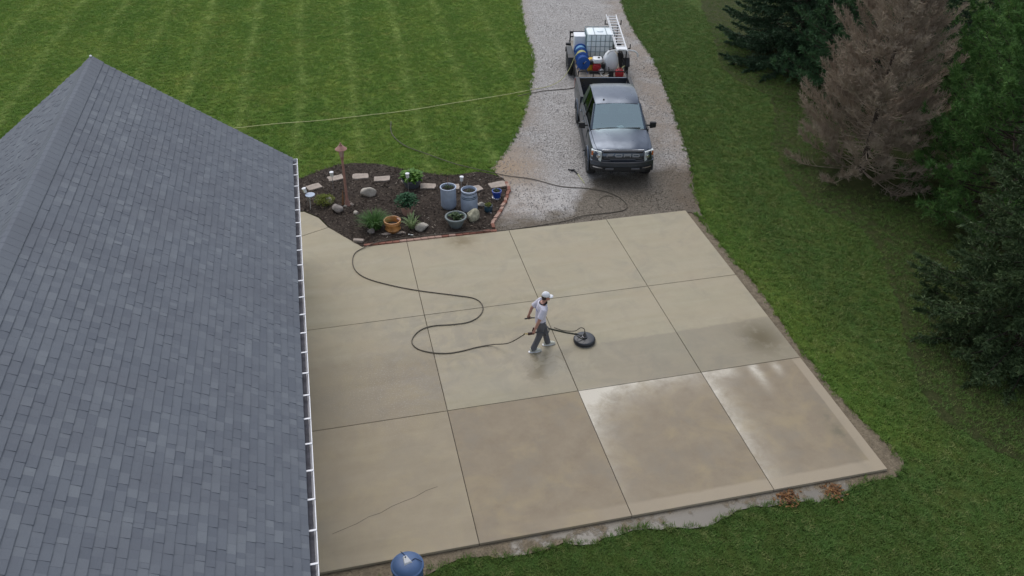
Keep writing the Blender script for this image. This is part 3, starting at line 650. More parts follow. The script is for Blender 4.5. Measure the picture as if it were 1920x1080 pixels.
# solar stake lights
def stake_light(x, y, h, tilt, label):
    e = empty('stake_light', (x, y, BZ - .01), 0, label, 'stake light', 'stake lights in the flower bed'); e.rotation_euler = (0, tilt, 0)
    m = MB(); m.tube([(0, 0, 0), (0, 0, h)], .008, 6); m.build('stake', M_STEEL, e)
    m = MB(); m.lathe([(.03, h - .16), (.05, h - .15), (.058, h - .03), (.062, h - .02)], 12); m.build('lens', M_CLEAR, e, True)
    m = MB(); m.lathe([(.066, h - .02), (.066, h), (.03, h + .012)], 12); m.build('solar_cap', M_WHITE, e, True)
stake_light(-0.09, 24.72, .70, 0.0, 'white topped stake light in front of a stepping stone near the lamp post')
stake_light(2.23, 23.9, .82, 0.0, 'white topped stake light in front of the leafy tub')
stake_light(3.85, 23.52, .72, .06, 'white topped stake light between the two galvanised drums')
stake_light(-0.85, 24.0, .62, -.22, 'leaning white stake light beside the house gutter')
# small folding wire stand by the gutter
ws = empty('wire_stand', (-0.82, 23.86, BZ - .01), .3, 'small wire plant stand with grey dish beside the gutter', 'plant stand')
for a in (0, 2.1, 4.2):
    m = MB(); m.tube([(.2 * math.cos(a), .2 * math.sin(a), 0), (.08 * math.cos(a), .08 * math.sin(a), .40)], .008, 6); m.build('leg', M_STEEL, ws)
m = MB(); m.lathe([(.02, .38), (.13, .40), (.15, .44), (.14, .44), (.02, .41)], 14); m.build('dish', M_GALV, ws, True)

# plants
def leaf_clump(name, parent, n, rad, h, lw, ll, mat, seed, upright=.5, base=0.0):
    """broad leaves: folded quads around a centre"""
    rr = np.random.default_rng(seed); V = []; F = []
    for i in range(n):
        a = rr.uniform(0, 6.283); el = rr.uniform(.15, 1.35) * upright + .1; r0 = rad * rr.uniform(0, .75)
        p = np.array([r0 * math.cos(a), r0 * math.sin(a), base + h * rr.uniform(.25, 1.0) * (1 - .5 * r0 / max(rad, .01))])
        a2 = a + rr.normal(0, .7); d = np.array([math.cos(a2) * math.cos(el), math.sin(a2) * math.cos(el), math.sin(el) - .3]); s = np.array([-math.sin(a2), math.cos(a2), 0])
        l = ll * rr.uniform(.6, 1.2); w_ = lw * rr.uniform(.7, 1.2); o = len(V); up = np.array([0, 0, 1])
        V += [p, p + d * l * .45 + s * w_ / 2 + up * .012, p + d * l * .45 - s * w_ / 2 + up * .012, p + d * l - up * l * .15]
        F += [(o, o + 1, o + 3), (o, o + 3, o + 2)]
    return trimesh(name, V, F, mat, parent)
def blades(name, parent, n, rad, h, w_, mat, seed, spread=.6):
    rr = np.random.default_rng(seed); V = []; F = []
    for i in range(n):
        a = rr.uniform(0, 6.283); r0 = rad * math.sqrt(rr.uniform()) * .5; p = np.array([r0 * math.cos(a), r0 * math.sin(a), 0]); a2 = a + rr.normal(0, .5)
        d = np.array([math.cos(a2), math.sin(a2), 0]); s = np.array([-math.sin(a2), math.cos(a2), 0]); hh = h * rr.uniform(.6, 1.1); ou = spread * rr.uniform(.2, 1.0); o = len(V)
        for k, (t_, wk) in enumerate(((0, 1), (.4, 1), (.75, .75))):
            q = p + d * ou * t_ ** 1.8 + np.array([0, 0, hh * (t_ * 1.25 - .45 * t_ * t_)]); V += [q - s * w_ * wk / 2, q + s * w_ * wk / 2]
        V.append(p + d * ou + np.array([0, 0, hh * .75]))
        F += [(o, o + 1, o + 3), (o, o + 3, o + 2), (o + 2, o + 3, o + 5), (o + 2, o + 5, o + 4), (o + 4, o + 5, o + 6)]
    return trimesh(name, V, F, mat, parent)
og = empty('ornamental_grass', (0.98, 22.18, BZ), 0, 'big rounded clump of green ornamental grass beside the amber pot', 'grass clump')
blades('blades', og, 420, .38, .55, .016, M_LG, 4, .52)
iris = empty('iris_plant', (2.08, 21.92, BZ), 0, 'pale strappy iris leaves behind the rounded rock', 'plant')
blades('blades', iris, 44, .20, .52, .032, M_LPAL, 9, .36)
sh = empty('low_shrub', (-0.40, 23.98, BZ), 0, 'low yellow green mossy shrub near the house corner', 'shrub')
leaf_clump('leaves', sh, 900, .40, .28, .035, .07, M_LYL, 5, .9); m = MB(); m.tube([(0, 0, -.02), (.02, 0, .1), (.05, .02, .2)], [.02, .015, .006], 6); m.build('stem', M_POST, sh)
def pot(name, loc, prof, mat, label, cat, soil_z, soil_r, group='pots and planters in the flower bed', n=22):
    e = empty(name, loc, 0, label, cat, group)
    m = MB(); m.lathe(prof, n); m.build('pot_body', mat, e, True)
    m = MB(); m.lathe([(soil_r * .98, soil_z - .02), (soil_r, soil_z), (soil_r * .5, soil_z + .012), (.01, soil_z + .015)], 18); m.build('soil', M_SOIL, e, True)
    return e
def wall_prof(r0, r1, h, th=.022, rim=.012, rimh=.05):
    return [(r0 * .9, 0), (r0, .006), (r1, h - rimh), (r1 + rim, h - rimh + .004), (r1 + rim, h - .004), (r1 + rim - .006, h), (r1 - th + .004, h), (r1 - th, h - .006), (r0 - th + .02, h * .45), (.01, h * .42)]
e = pot('amber_pot', (1.50, 21.90, BZ - .01), [(.17, 0), (.19, .01), (.20, .06), (.235, .10), (.21, .15), (.215, .25), (.24, .27), (.25, .29), (.235, .34), (.255, .36), (.255, .38), (.225, .38), (.205, .33), (.18, .2), (.01, .19)], M_TERRA, 'glossy amber brown ribbed pot without a plant', 'plant pot', .22, .185)
m = MB(); m.box((.19, .03, .36), (.05, .14, .05), Matrix.Rotation(.5, 3, 'Z')); m.build('rim_chip', M_PINKP, e, bevel=.01)
e = pot('clay_pot', (2.04, 22.78, BZ - .01), wall_prof(.13, .20, .34), M_PINKP, 'pale clay pot with bushy blue green plant', 'plant pot', .30, .175)
leaf_clump('foliage', e, 900, .42, .46, .05, .11, M_LBL, 12, .8, .28)
e = pot('leafy_tub', (2.42, 24.52, BZ - .01), wall_prof(.22, .32, .32), M_DKTUB, 'dark low tub overflowing with bright green broad leaves', 'plant pot', .28, .29)
leaf_clump('foliage', e, 260, .38, .34, .11, .20, M_LBR, 14, .6, .24)
e = pot('galvanised_drum', (3.36, 22.92, BZ - .01), [(.16, 0), (.19, .01), (.235, .09), (.245, .12), (.24, .70), (.255, .71), (.255, .74), (.225, .74), (.215, .70), (.2, .4), (.01, .38)], M_GALV, 'plain pale blue grey metal drum planter with tapered foot', 'planter', .66, .212)
leaf_clump('seedlings', e, 46, .17, .10, .05, .09, M_LDK, 16, .8, .66); m = MB(); m.tube([(0, .03, .66), (.0, .03, 1.05)], .006, 5); m.build('plant_stake', M_POST, e)
e = pot('striped_drum', (3.97, 22.70, BZ - .01), [(.25, 0), (.262, .01), (.265, .40), (.24, .52), (.228, .60), (.228, .66), (.245, .665), (.248, .69), (.22, .70), (.205, .66), (.19, .4), (.01, .38)], M_GALV, 'pale grey metal milk churn planter with dark painted bands', 'planter', .62, .205)
for hz in (.615, .50, .455):
    rb = .231 if hz > .6 else (.247 if hz > .48 else .256); m = MB(); m.lathe([(rb - .006, hz - .012), (rb + .002, hz - .010), (rb, hz + .010), (rb - .008, hz + .012)], 22, cap=False); m.build('painted_band', M_TEALP, e, True)
m = MB(); m.tube([(.10 + .0, -.235, .52), (.13, -.262, .56), (.17, -.235, .52)], .010, 6); m.build('handle', M_TEALP, e); m = MB(); m.tube([(-.05, -.03, .62), (-.05, -.03, .95)], .005, 5); m.build('plant_stake', M_STEEL, e)
leaf_clump('seedlings', e, 20, .15, .07, .04, .07, M_LDK, 18, .8, .62)
e = pot('bowl_planter', (3.39, 21.78, BZ - .01), [(.15, 0), (.18, .01), (.285, .26), (.30, .30), (.325, .305), (.335, .335), (.325, .35), (.285, .35), (.27, .31), (.2, .2), (.01, .19)], M_GRYP, 'grey bowl planter of lettuce like leaves near the bricks', 'planter', .28, .262)
leaf_clump('foliage', e, 46, .20, .12, .11, .18, M_LDK, 20, .7, .28); leaf_clump('young_leaves', e, 14, .12, .14, .10, .17, M_LPAL, 21, .9, .28)
e = pot('cobalt_pot', (4.96, 23.22, BZ - .01), wall_prof(.11, .145, .26, .018, .014, .06), M_BLUEP, 'glossy cobalt blue pot by the gravel edge', 'plant pot', .22, .122)
leaf_clump('foliage', e, 30, .11, .10, .05, .10, M_LDK, 23, .9, .2); m = MB(); m.lathe([(.12, -.002), (.15, .004), (.155, .02), (.14, .022)], 18); m.build('saucer', M_WHITE, e, True)
e = pot('teal_pot', (4.52, 22.42, BZ - .01), [(.08, 0), (.10, .01), (.13, .06), (.135, .12), (.12, .18), (.13, .20), (.13, .22), (.11, .22), (.105, .18), (.1, .1), (.01, .1)], M_TEALP, 'small dark teal pot with yellowish sprigs', 'plant pot', .17, .105)
leaf_clump('foliage', e, 70, .13, .12, .03, .08, M_LYL, 25, .9, .17); m = MB(); m.box((.04, -.13, .012), (.06, .05, .03)); m.build('pot_foot', M_WHITE, e, bevel=.006)

# brick edging: every brick a part of the low border
border = empty('brick_border', (2.45, 21.23, -0.03), 0, 'low border of red and pale bricks round the flower bed', 'border')
bx = 0.58; k = 0; bm_ = MB(); bm_.box((0, 0, 0), (.198, .095, .075)); bme = bm_.mesh('brick')
bpa = bme.copy(); bme.materials.append(M_BRICK); bpa.materials.append(M_BRICKP)
def brick(x, y, z, rz, me, tilt=0.0):
    o = bpy.data.objects.new('brick', me); COL.objects.link(o); o.parent = border; o.location = (x - 2.45, y - 21.23, z + .03); o.rotation_euler = (random.uniform(-.04, .04), tilt, rz)
    md = o.modifiers.new('bevel', 'BEVEL'); md.width = .006; md.segments = 1
while bx < 4.42:
    pale = (1.55 < bx < 2.75) or random.random() < .12
    brick(bx + .1, 21.225 + random.uniform(-.008, .008), -.002 + random.uniform(-.006, .006), random.uniform(-.03, .03), bpa if pale else bme); bx += .208
pr = spline([(4.47, 21.32), (4.52, 21.72), (4.84, 22.28), (5.13, 22.85), (5.42, 23.55), (5.46, 24.15)], 12)
acc = 0.0; last = pr[0]
for a, b in zip(pr[:-1], pr[1:]):
    acc += math.dist(a, b)
    if acc > .16:
        acc = 0; brick(b[0] + random.uniform(-.02, .02), b[1], .0 + random.uniform(-.015, .02), math.atan2(b[1] - a[1], b[0] - a[0]) + random.uniform(-.35, .35), bpa if random.random() < .55 else bme, random.uniform(-.15, .15))
m = MB(); m.box((0, 0, .04), (.30, .12, .08)); tag(m.build('loose_brick', M_SLABST, bevel=.012, loc=(0.44, 21.50, -.02), rot=(0, .05, -.25)), 'single tan brick lying at the bed corner by the hose', 'brick')
m = MB(); m.box((0, 0, .012), (.16, .035, .02)); tag(m.build('plant_tag', M_CLEAR, bevel=.004, loc=(1.98, 21.52, BZ + .01), rot=(0, 0, -.5)), 'small white plant label lying on the mulch by the bricks', 'plant tag')

# blue barrel at the near edge of the pad
bb = empty('blue_barrel', (0.40, 9.53, -0.085), .25, 'blue plastic barrel with domed lid and white latch', 'barrel'); bb.scale = (.9, .9, .9)
M_BAR = simple('blue_plastic', (0.06, 0.115, 0.24), 0.5, var=0.1, scale=4); M_BARD = simple('seam_dark', (0.012, 0.02, 0.045), 0.7)  # near-black blue for the lid seams and latch hole
m = MB(); m.lathe([(.24, 0), (.26, .02), (.29, .3), (.30, .62), (.30, .74), (.28, .76)], 32); m.build('barrel_body', M_BAR, bb, True)
m = MB(); m.lathe([(.318, .735), (.325, .75), (.325, .80), (.31, .815), (.295, .82), (.27, .87), (.20, .915), (.10, .94), (.005, .945)], 36); lid = m.build('lid', M_BAR, bb, True)
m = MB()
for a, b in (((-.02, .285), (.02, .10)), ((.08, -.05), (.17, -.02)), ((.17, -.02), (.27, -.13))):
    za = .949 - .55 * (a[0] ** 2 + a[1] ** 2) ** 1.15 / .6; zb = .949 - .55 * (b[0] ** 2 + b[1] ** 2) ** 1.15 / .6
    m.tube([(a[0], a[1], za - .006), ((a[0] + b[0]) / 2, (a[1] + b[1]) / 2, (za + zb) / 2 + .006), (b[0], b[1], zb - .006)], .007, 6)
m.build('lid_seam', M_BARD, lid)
m = MB(); m.loft([[(-.055, .11, .92), (.045, .11, .92), (.09, -.10, .92), (-.09, -.10, .92)], [(-.035, .09, .985), (.025, .09, .985), (.07, -.07, .97), (-.07, -.07, .97)]]); lt = m.build('latch', simple('white_plastic', (0.55, 0.56, 0.57), .85, var=.05), lid, bevel=.008)
m = MB(); m.lathe([(.016, .98), (.016, .992)], 10, (-.005, .055, 0)); m.build('latch_hole', M_BARD, lid)
# piles of soaked orange leaves in the mud
M_LEAF = leafmat('dead_leaf', (0.11, 0.045, 0.018), (0.34, 0.17, 0.06))
for (x, y, n_, lab) in ((8.15, 9.98, 160, 'pile of wet orange leaves in the mud by the third joint'), (9.15, 9.93, 130, 'pile of wet brown leaves in the mud nearer the slab corner')):
    V = []; F = []
    for i in range(n_):
        p = np.array([rng.normal(0, .11), rng.normal(0, .10), rng.uniform(.005, .05)]); d = rng.normal(size=3) * [1, 1, .35]; d /= np.linalg.norm(d); s = np.cross(d, [0, 0, 1]); s /= np.linalg.norm(s) + 1e-6; o = len(V)
        V += [p - d * .035, p + s * .02, p + d * .035, p - s * .02]; F += [(o, o + 1, o + 2), (o, o + 2, o + 3)]
    o = trimesh('leaf_pile', V, F, M_LEAF); o.location = (x, y, -.066); tag(o, lab, 'leaves', kind='stuff')

# ================================================================== PICKUP TRUCK
t = NT('graphite_metallic_paint'); tc = t.n('ShaderNodeTexCoord').outputs['Object']
t.set(t.mix(t.mr(t.noise(3, 4, .6, tc), .35, .7), (0.088, 0.104, 0.132), (0.108, 0.126, 0.156)), t.mr(t.noise(5, 5, .6, tc), .3, .7, .26, .40), 0.85, coat=0.12); t.b.inputs['Coat Roughness'].default_value = .12; M_PAINT = t.m
M_BLK = simple('black_plastic', (0.014, 0.014, 0.015), 0.55, var=0.2)
M_RUB = simple('tyre_rubber', (0.018, 0.018, 0.018), 0.85, var=0.3)
M_RIM = simple('dark_alloy', (0.10, 0.10, 0.105), 0.35, 0.8, var=0.1)
M_CHR = simple('chrome_trim', (0.55, 0.56, 0.58), 0.18, 0.95, var=0.05)
M_GRYT = simple('grey_trim', (0.11, 0.11, 0.118), 0.5, 0.3, var=0.1)
M_LET = simple('letter_grey', (0.34, 0.34, 0.35), 0.5, 0.1, var=0.05)
M_INT = simple('cab_interior', (0.06, 0.065, 0.068), 0.8, var=0.3)
M_SEAT = simple('seat_cloth', (0.22, 0.24, 0.245), 0.9, var=0.2)
def glass_mat(name, tint, refl, ior=1.55, top=1.0):
    t = NT(name); t.t.nodes.remove(t.b)
    tr = t.n('ShaderNodeBsdfTransparent', {'Color': (*tint, 1)}); gl = t.n('ShaderNodeBsdfGlossy', {'Color': (.80, .97, .95, 1), 'Roughness': .04})
    fr = t.n('ShaderNodeFresnel', {'IOR': ior}); f = t.mr(fr.outputs[0], 0, 1, refl, top)
    mx = t.n('ShaderNodeMixShader', {0: f, 1: tr.outputs[0], 2: gl.outputs[0]}); t.t.links.new(mx.outputs[0], t.out.inputs[0]); return t.m
M_GLASS = glass_mat('windscreen_glass', (0.70, 0.88, 0.86), 0.50); M_TINT = glass_mat('tinted_glass', (0.03, 0.035, 0.035), 0.04, 1.25, 0.22)
M_LENS = simple('headlamp_lens', (0.62, 0.66, 0.64), 0.15, 0.0, var=0.2, scale=14, coat=.5)
M_AMB = simple('amber_lens', (0.55, 0.16, 0.05), 0.2, var=0.1); M_RED = simple('red_lens', (0.35, 0.02, 0.02), 0.25, var=0.1)
TRK = (9.10, 23.10); TRA = -R(11.5)
truck = empty('pickup_truck', (TRK[0], TRK[1], -0.042), TRA, 'dark grey crew cab pickup truck parked on the gravel', 'truck'); TS = 1.055; truck.scale = (TS, TS, TS)
# local frame: x across, y to the rear, z up
def ring(y, hw, zb, zt, tuck=.05, round_=.05, crown=0.0):
    """cross-section of the lower body, counter-clockwise"""
    pts = [(-hw + tuck, zb), (-hw, zb + .14), (-hw - .012, (zb + zt) / 2), (-hw + .015, zt - .12), (-hw + .05, zt - .02), (-hw + .11, zt)]
    return [(x, y, z) for x, z in pts] + [(-hw * .45, y, zt + crown * .8), (hw * .45, y, zt + crown * .8)] + [(-x, y, z) for x, z in reversed(pts)]
m = MB()
m.loft([ring(.20, .80, .62, 1.03, crown=.02), ring(.27, .90, .56, 1.10, crown=.035), ring(.45, .955, .52, 1.14, crown=.045), ring(.9, .985, .50, 1.18, crown=.05), ring(1.40, .99, .48, 1.215, crown=.05),
        ring(1.52, .99, .46, 1.225, crown=.0), ring(2.2, .985, .44, 1.23), ring(3.2, .985, .44, 1.24), ring(3.86, .985, .46, 1.25), ring(3.90, .98, .47, 1.24)])
body = m.build('body', M_PAINT, truck, True)
def cut(o, y, r=.47, hw=1.1):
    c = MB()
    for sx in (-1, 1): c.lathe([(r, sx * .72), (r, sx * 1.15)], 28, (0, y, .40), axis='X')
    co = c.build('cutter', M_BLK); md = o.modifiers.new('arch', 'BOOLEAN'); md.object = co; md.operation = 'DIFFERENCE'; md.solver = 'EXACT'
    bpy.context.view_layer.update(); me = bpy.data.meshes.new_from_object(o.evaluated_get(bpy.context.evaluated_depsgraph_get()))
    o.modifiers.clear(); o.data = me; bpy.data.objects.remove(co)
cut(body, .98)
# hood: raised panel with a shallow power dome and crease lines
rings = []
for y, hw, z in ((.255, .70, 1.115), (.34, .80, 1.155), (.7, .85, 1.205), (1.1, .87, 1.24), (1.42, .88, 1.262)):
    rings.append([(-hw, y, z - .05), (-hw + .01, y, z - .012), (-hw + .05, y, z), (-hw * .70, y, z + .008), (-hw * .62, y, z + .030), (-hw * .3, y, z + .040), (hw * .3, y, z + .040), (hw * .62, y, z + .030), (hw * .70, y, z + .008), (hw - .05, y, z), (hw - .01, y, z - .012), (hw, y, z - .05)])
m = MB(); m.loft(rings); hood = m.build('hood', M_PAINT, truck, True)
m = MB(); m.box((0, .262, 1.125), (1.30, .03, .035)); m.build('hood_lip', M_CHR, hood, bevel=.008)
m = MB(); m.box((0, 1.475, 1.238), (1.62, .12, .03)); cowl = m.build('cowl', M_BLK, truck, bevel=.01)
# cab: roof, pillars, glass
zb, zr = 1.235, 1.885
WB, WT = (.82, 1.50), (.69, 2.14)        # windscreen half width / y at base and top
def P3(hw, y, z): return (hw, y, z)
roofr = []
for y, hw, z in ((2.10, .685, 1.845), (2.20, .70, 1.885), (2.6, .715, 1.915), (3.2, .715, 1.915), (3.62, .70, 1.895), (3.72, .68, 1.85)):
    roofr.append([(-hw, y, z - .06), (-hw - .005, y, z - .03), (-hw + .06, y, z), (-hw * .4, y, z + .018), (hw * .4, y, z + .018), (hw - .06, y, z), (hw + .005, y, z - .03), (hw, y, z - .06)])
m = MB(); m.loft(roofr); croof = m.build('cab_roof', M_PAINT, truck, True)
m = MB(); m.lathe([(.03, 0), (.022, .03), (.008, .05)], 10, (-.42, 2.26, 1.90)); m.build('antenna_base', M_BLK, croof, True)
m = MB(); m.box((.40, 2.6, 1.93), (.006, .6, .012)); 
for sx in (-1, 1):
    m = MB(); m.tube([(sx * .86, 1.50, zb), (sx * .72, 2.14, 1.83)], [.045, .035], 6, ref=(1, 0, 0)); m.build('pillar', M_PAINT, truck, True)
    m = MB(); m.tube([(sx * .90, 2.66, zb), (sx * .715, 2.68, 1.83)], [.04, .035], 6); m.build('pillar', M_BLK, truck, True)
    m = MB(); m.loft([[(sx * .93, 3.45, zb), (sx * .93, 3.86, zb), (sx * .72, 3.70, 1.84), (sx * .72, 3.42, 1.84)], [(sx * .87, 3.45, zb), (sx * .87, 3.86, zb), (sx * .66, 3.70, 1.84), (sx * .66, 3.42, 1.84)]]); m.build('pillar', M_PAINT, truck)
    for y0, y1, yt0, yt1 in ((1.60, 2.64, 2.20, 2.66), (2.70, 3.44, 2.70, 3.42)):
        m = MB(); m.add([(sx * .905, y0, zb), (sx * .905, y1, zb), (sx * .722, yt1, 1.835), (sx * .722, yt0, 1.835)], [(0, 1, 2, 3)]); m.build('side_window', M_TINT, truck)
    m = MB(); m.box((sx * .945, 2.5, 1.242), (.05, 2.05, .02)); m.build('belt_trim', M_BLK, truck)
    for y0, y1 in ((1.56, 2.63), (2.68, 3.50)):          # doors
        m = MB(); m.loft([[(sx * (.985 + dd), y0 + .01, .62), (sx * (.985 + dd), y1 - .01, .62), (sx * (.99 + dd), y1 - .01, .98), (sx * (.96 + dd), y1 - .01, 1.19), (sx * (.96 + dd), y0 + .01, 1.19), (sx * (.99 + dd), y0 + .01, .98)] for dd in (-.02, .014)]); dr = m.build('door', M_PAINT, truck, bevel=.01)
        m = MB(); m.box((sx * 1.012, y1 - .14, 1.06), (.025, .17, .035)); m.build('handle', M_PAINT, dr, bevel=.008)
    # mirror
    m = MB(); m.tube([(sx * .93, 1.78, 1.25), (sx * 1.06, 1.76, 1.26)], .03, 8); mi = m.build('mirror', M_BLK, truck, True)
    m = MB(); m.loft([[(sx * 1.03, 1.66, 1.18), (sx * 1.24, 1.70, 1.19), (sx * 1.25, 1.70, 1.38), (sx * 1.04, 1.66, 1.40)], [(sx * 1.04, 1.80, 1.19), (sx * 1.23, 1.80, 1.20), (sx * 1.24, 1.80, 1.37), (sx * 1.05, 1.80, 1.39)]]); m.build('mirror_housing', M_BLK, mi, bevel=.03)
    m = MB(); m.box((sx * 1.02, 2.5, .50), (.10, 2.0, .05)); m.build('running_board', M_BLK, truck, bevel=.015)
    # fender flare
    m = MB()
    for yc in (.98, 4.72):
        pts = [(sx * 1.0, yc + .49 * math.cos(a), .40 + .49 * math.sin(a)) for a in np.linspace(-.15, math.pi + .15, 18)]; m2 = MB(); m2.tube(pts, .03, 6); m2.build('fender_flare', M_PAINT, truck, True)
m = MB(); m.add([(-.82, 1.50, 1.245), (.82, 1.50, 1.245), (.69, 2.13, 1.845), (-.69, 2.13, 1.845), (0, 1.44, 1.25), (0, 2.09, 1.862)], [(0, 4, 5, 3), (4, 1, 2, 5)]); ws_ = m.build('windscreen', M_GLASS, truck, 'all')
for sx, xs in ((-1, (-.70, .02)), (1, (-.02, .70))):
    a, b = (xs[0] if sx < 0 else xs[0]), xs[1]
    m = MB(); m.tube([(a, 1.455, 1.275), ((a + b) / 2, 1.475, 1.30), (b, 1.50, 1.29)], .013, 5); m.build('wiper', M_BLK, ws_)
m = MB(); m.add([(-.74, 3.87, 1.26), (.74, 3.87, 1.26), (.62, 3.72, 1.83), (-.62, 3.72, 1.83)], [(0, 1, 2, 3)]); m.build('rear_window', M_TINT, truck)
# interior
m = MB(); m.box((0, 1.72, 1.13), (1.6, .42, .22)); m.box((0, 2.7, .85), (1.7, 2.2, .08)); m.box((0, 3.80, 1.15), (1.6, .05, .6)); itr = m.build('interior', M_INT, truck, bevel=.03)
for sx in (-1, 1):
    m = MB(); m.box((sx * .40, 2.50, 1.02), (.52, .5, .18)); m.box((sx * .40, 2.76, 1.30), (.50, .14, .55), Matrix.Rotation(.18, 3, 'X')); m.box((sx * .40, 2.84, 1.62), (.26, .10, .17)); m.build('seat', M_SEAT, truck, bevel=.05)
m = MB(); m.lathe([(.17, 0), (.19, .012), (.19, .025), (.17, .035)], 20, (0, 0, 0)); m.build('steering_wheel', M_BLK, truck, loc=(.40, 2.02, 1.22), rot=(R(-60), 0, 0))
m = MB(); m.box((.08, 1.66, 1.26), (.20, .13, .012), Matrix.Rotation(.3, 3, 'Z')); m.build('paper_on_dash', simple('paper', (.8, .8, .8), .8, var=.03), truck)
# front end
m = MB(); m.prism([(-.63, 0), (.63, 0), (.66, .06), (.64, .25), (.58, .30), (-.58, .30), (-.64, .25), (-.66, .06)], 0, .05); gr = m.build('grille', M_BLK, truck, bevel=.012, loc=(0, .235, .80), rot=(R(84), 0, 0))
for k in range(3):
    m = MB(); m.box((0, .07 + k * .022 if k == 0 else (.0 + .12 * k), .052), (1.16, .014, .012)); m.build('grille_bar', M_GRYT, gr)
m = MB(); m.tube([(-.64, .02, .05), (-.66, .07, .05), (-.635, .26, .05), (-.585, .305, .05), (.585, .305, .05), (.635, .26, .05), (.66, .07, .05), (.64, .02, .05), (.42, -.005, .05), (.38, .03, .05), (-.38, .03, .05), (-.42, -.005, .05), (-.64, .02, .05)], .016, 6); m.build('grille_surround', M_GRYT, gr)
S = .028; LH = .105; LY = .115
def strokes(kind, x0, wd):
    b = MB(); zc = .062
    def bar(x, y, sx, sy): b.box((x0 + x, LY + y, zc), (sx, sy, .022))
    if kind == 'F': bar(S / 2, LH / 2, S, LH); bar(wd / 2, LH - S / 2, wd, S); bar(wd * .42, LH * .48, wd * .84, S)
    if kind == 'O': bar(S / 2, LH / 2, S, LH - .03); bar(wd - S / 2, LH / 2, S, LH - .03); bar(wd / 2, LH - S / 2, wd - .03, S); bar(wd / 2, S / 2, wd - .03, S)
    if kind == 'R': bar(S / 2, LH / 2, S, LH); bar(wd / 2, LH - S / 2, wd - .02, S); bar(wd / 2, LH * .46, wd - .02, S); bar(wd - S / 2, LH * .73, S, LH * .5); bar(wd - S / 2, LH * .2, S, LH * .42)
    if kind == 'D': bar(S / 2, LH / 2, S, LH); bar(wd / 2 - .01, LH - S / 2, wd - .03, S); bar(wd / 2 - .01, S / 2, wd - .03, S); bar(wd - S / 2, LH / 2, S, LH - .035)
    b.build('letter', M_LET, gr, bevel=.003)
for kk, xx in (('F', -.50), ('O', -.235), ('R', .03), ('D', .295)): strokes(kk, xx, .215)
for sx in (-1, 1):
    m = MB(); m.loft([[(sx * .67, .14, .79), (sx * .94, .34, .87), (sx * .96, .36, 1.09), (sx * .80, .22, 1.115), (sx * .66, .16, 1.10), (sx * .66, .14, .92)], [(sx * .67, .30, .80), (sx * .92, .50, .90), (sx * .935, .50, 1.09), (sx * .80, .36, 1.10), (sx * .66, .31, 1.09), (sx * .66, .29, .92)]]); hl = m.build('headlight', M_LENS, truck, bevel=.012)
    m = MB(); m.lathe([(.05, 0), (.062, .02), (.03, .03)], 14, (0, 0, 0)); m.build('projector', M_CHR, hl, loc=(sx * .755, .17, .98), rot=(R(85), 0, sx * .4))
    m = MB(); m.box((0, 0, 0), (.06, .022, .13)); m.build('side_marker', M_AMB, hl, bevel=.006, loc=(sx * .925, .325, 1.0), rot=(0, 0, sx * .68))
m = MB(); cv = lambda hw, y0, z0, z1, dep: [[(x, y0 + .22 * (abs(x) / .95) ** 3 + d_, z) for (d_, z) in ((0, z0), (0, z1), (dep, z1), (dep, z0))] for x in np.linspace(-hw, hw, 15)]
m.loft(cv(.97, .06, .64, .79, .26)); bp = m.build('bumper', M_PAINT, truck, bevel=.02)
m = MB(); m.loft(cv(.95, .075, .47, .645, .26)); m.build('lower_bumper', M_BLK, bp, bevel=.02)
m = MB(); m.loft(cv(.92, .045, .775, .80, .06)); m.build('bumper_trim', M_GRYT, bp, bevel=.006)
for sx in (-1, 1):
    m = MB(); m.loft([[(x, .05 + .22 * (abs(x) / .95) ** 3 + d_, z + .03 * (abs(x) - .7)) for (d_, z) in ((0, .57), (0, .605), (.03, .60), (.03, .575))] for x in np.linspace(sx * .62, sx * .90, 6)]); m.build('fog_lamp_strip', M_CHR, bp)
    m = MB(); m.box((sx * .40, .07, .58), (.26, .03, .07)); m.build('bumper_pad', M_GRYT, bp, bevel=.01)
    m = MB(); m.tube([(sx * .30, .12, .50), (sx * .30, .04, .47), (sx * .37, .04, .47), (sx * .37, .12, .50)], .014, 6); m.build('tow_hook', M_BLK, bp)
m = MB(); m.box((0, .065, .575), (.34, .02, .12)); m.build('plate_mount', M_BLK, bp, bevel=.006)
m = MB(); m.box((0, .25, .52), (1.4, .3, .1)); m.box((0, 2.8, .45), (1.5, 4.8, .06)); m.build('chassis', M_BLK, truck)
# bed
m = MB()
m.box((0, 4.82, .62), (1.66, 1.80, .05)); m.box((0, 3.945, .93), (1.86, .05, .62)); bedf = m.build('bed_floor', M_GRYT, truck)
for sx in (-1, 1):
    m = MB(); m.loft([[(sx * .86, y, .58), (sx * .995, y, .58), (sx * 1.0, y, .95), (sx * .985, y, 1.28), (sx * .87, y, 1.28)] for y in (3.95, 5.78)]); bs = m.build('bed_side', M_PAINT, truck)
    cut(bs, 4.72)
    m = MB(); m.box((sx * .925, 4.86, 1.29), (.125, 1.80, .025)); m.build('bed_rail', M_BLK, truck, bevel=.008)
    m = MB(); m.box((sx * .96, 5.79, 1.06), (.09, .03, .34)); m.build('tail_light', M_RED, truck, bevel=.008)
m = MB(); m.box((0, 5.765, .95), (1.70, .05, .64)); m.build('tailgate', M_PAINT, truck, bevel=.012)
m = MB(); m.box((0, 5.90, .58), (1.80, .16, .14)); m.build('rear_bumper', M_CHR, truck, bevel=.02)
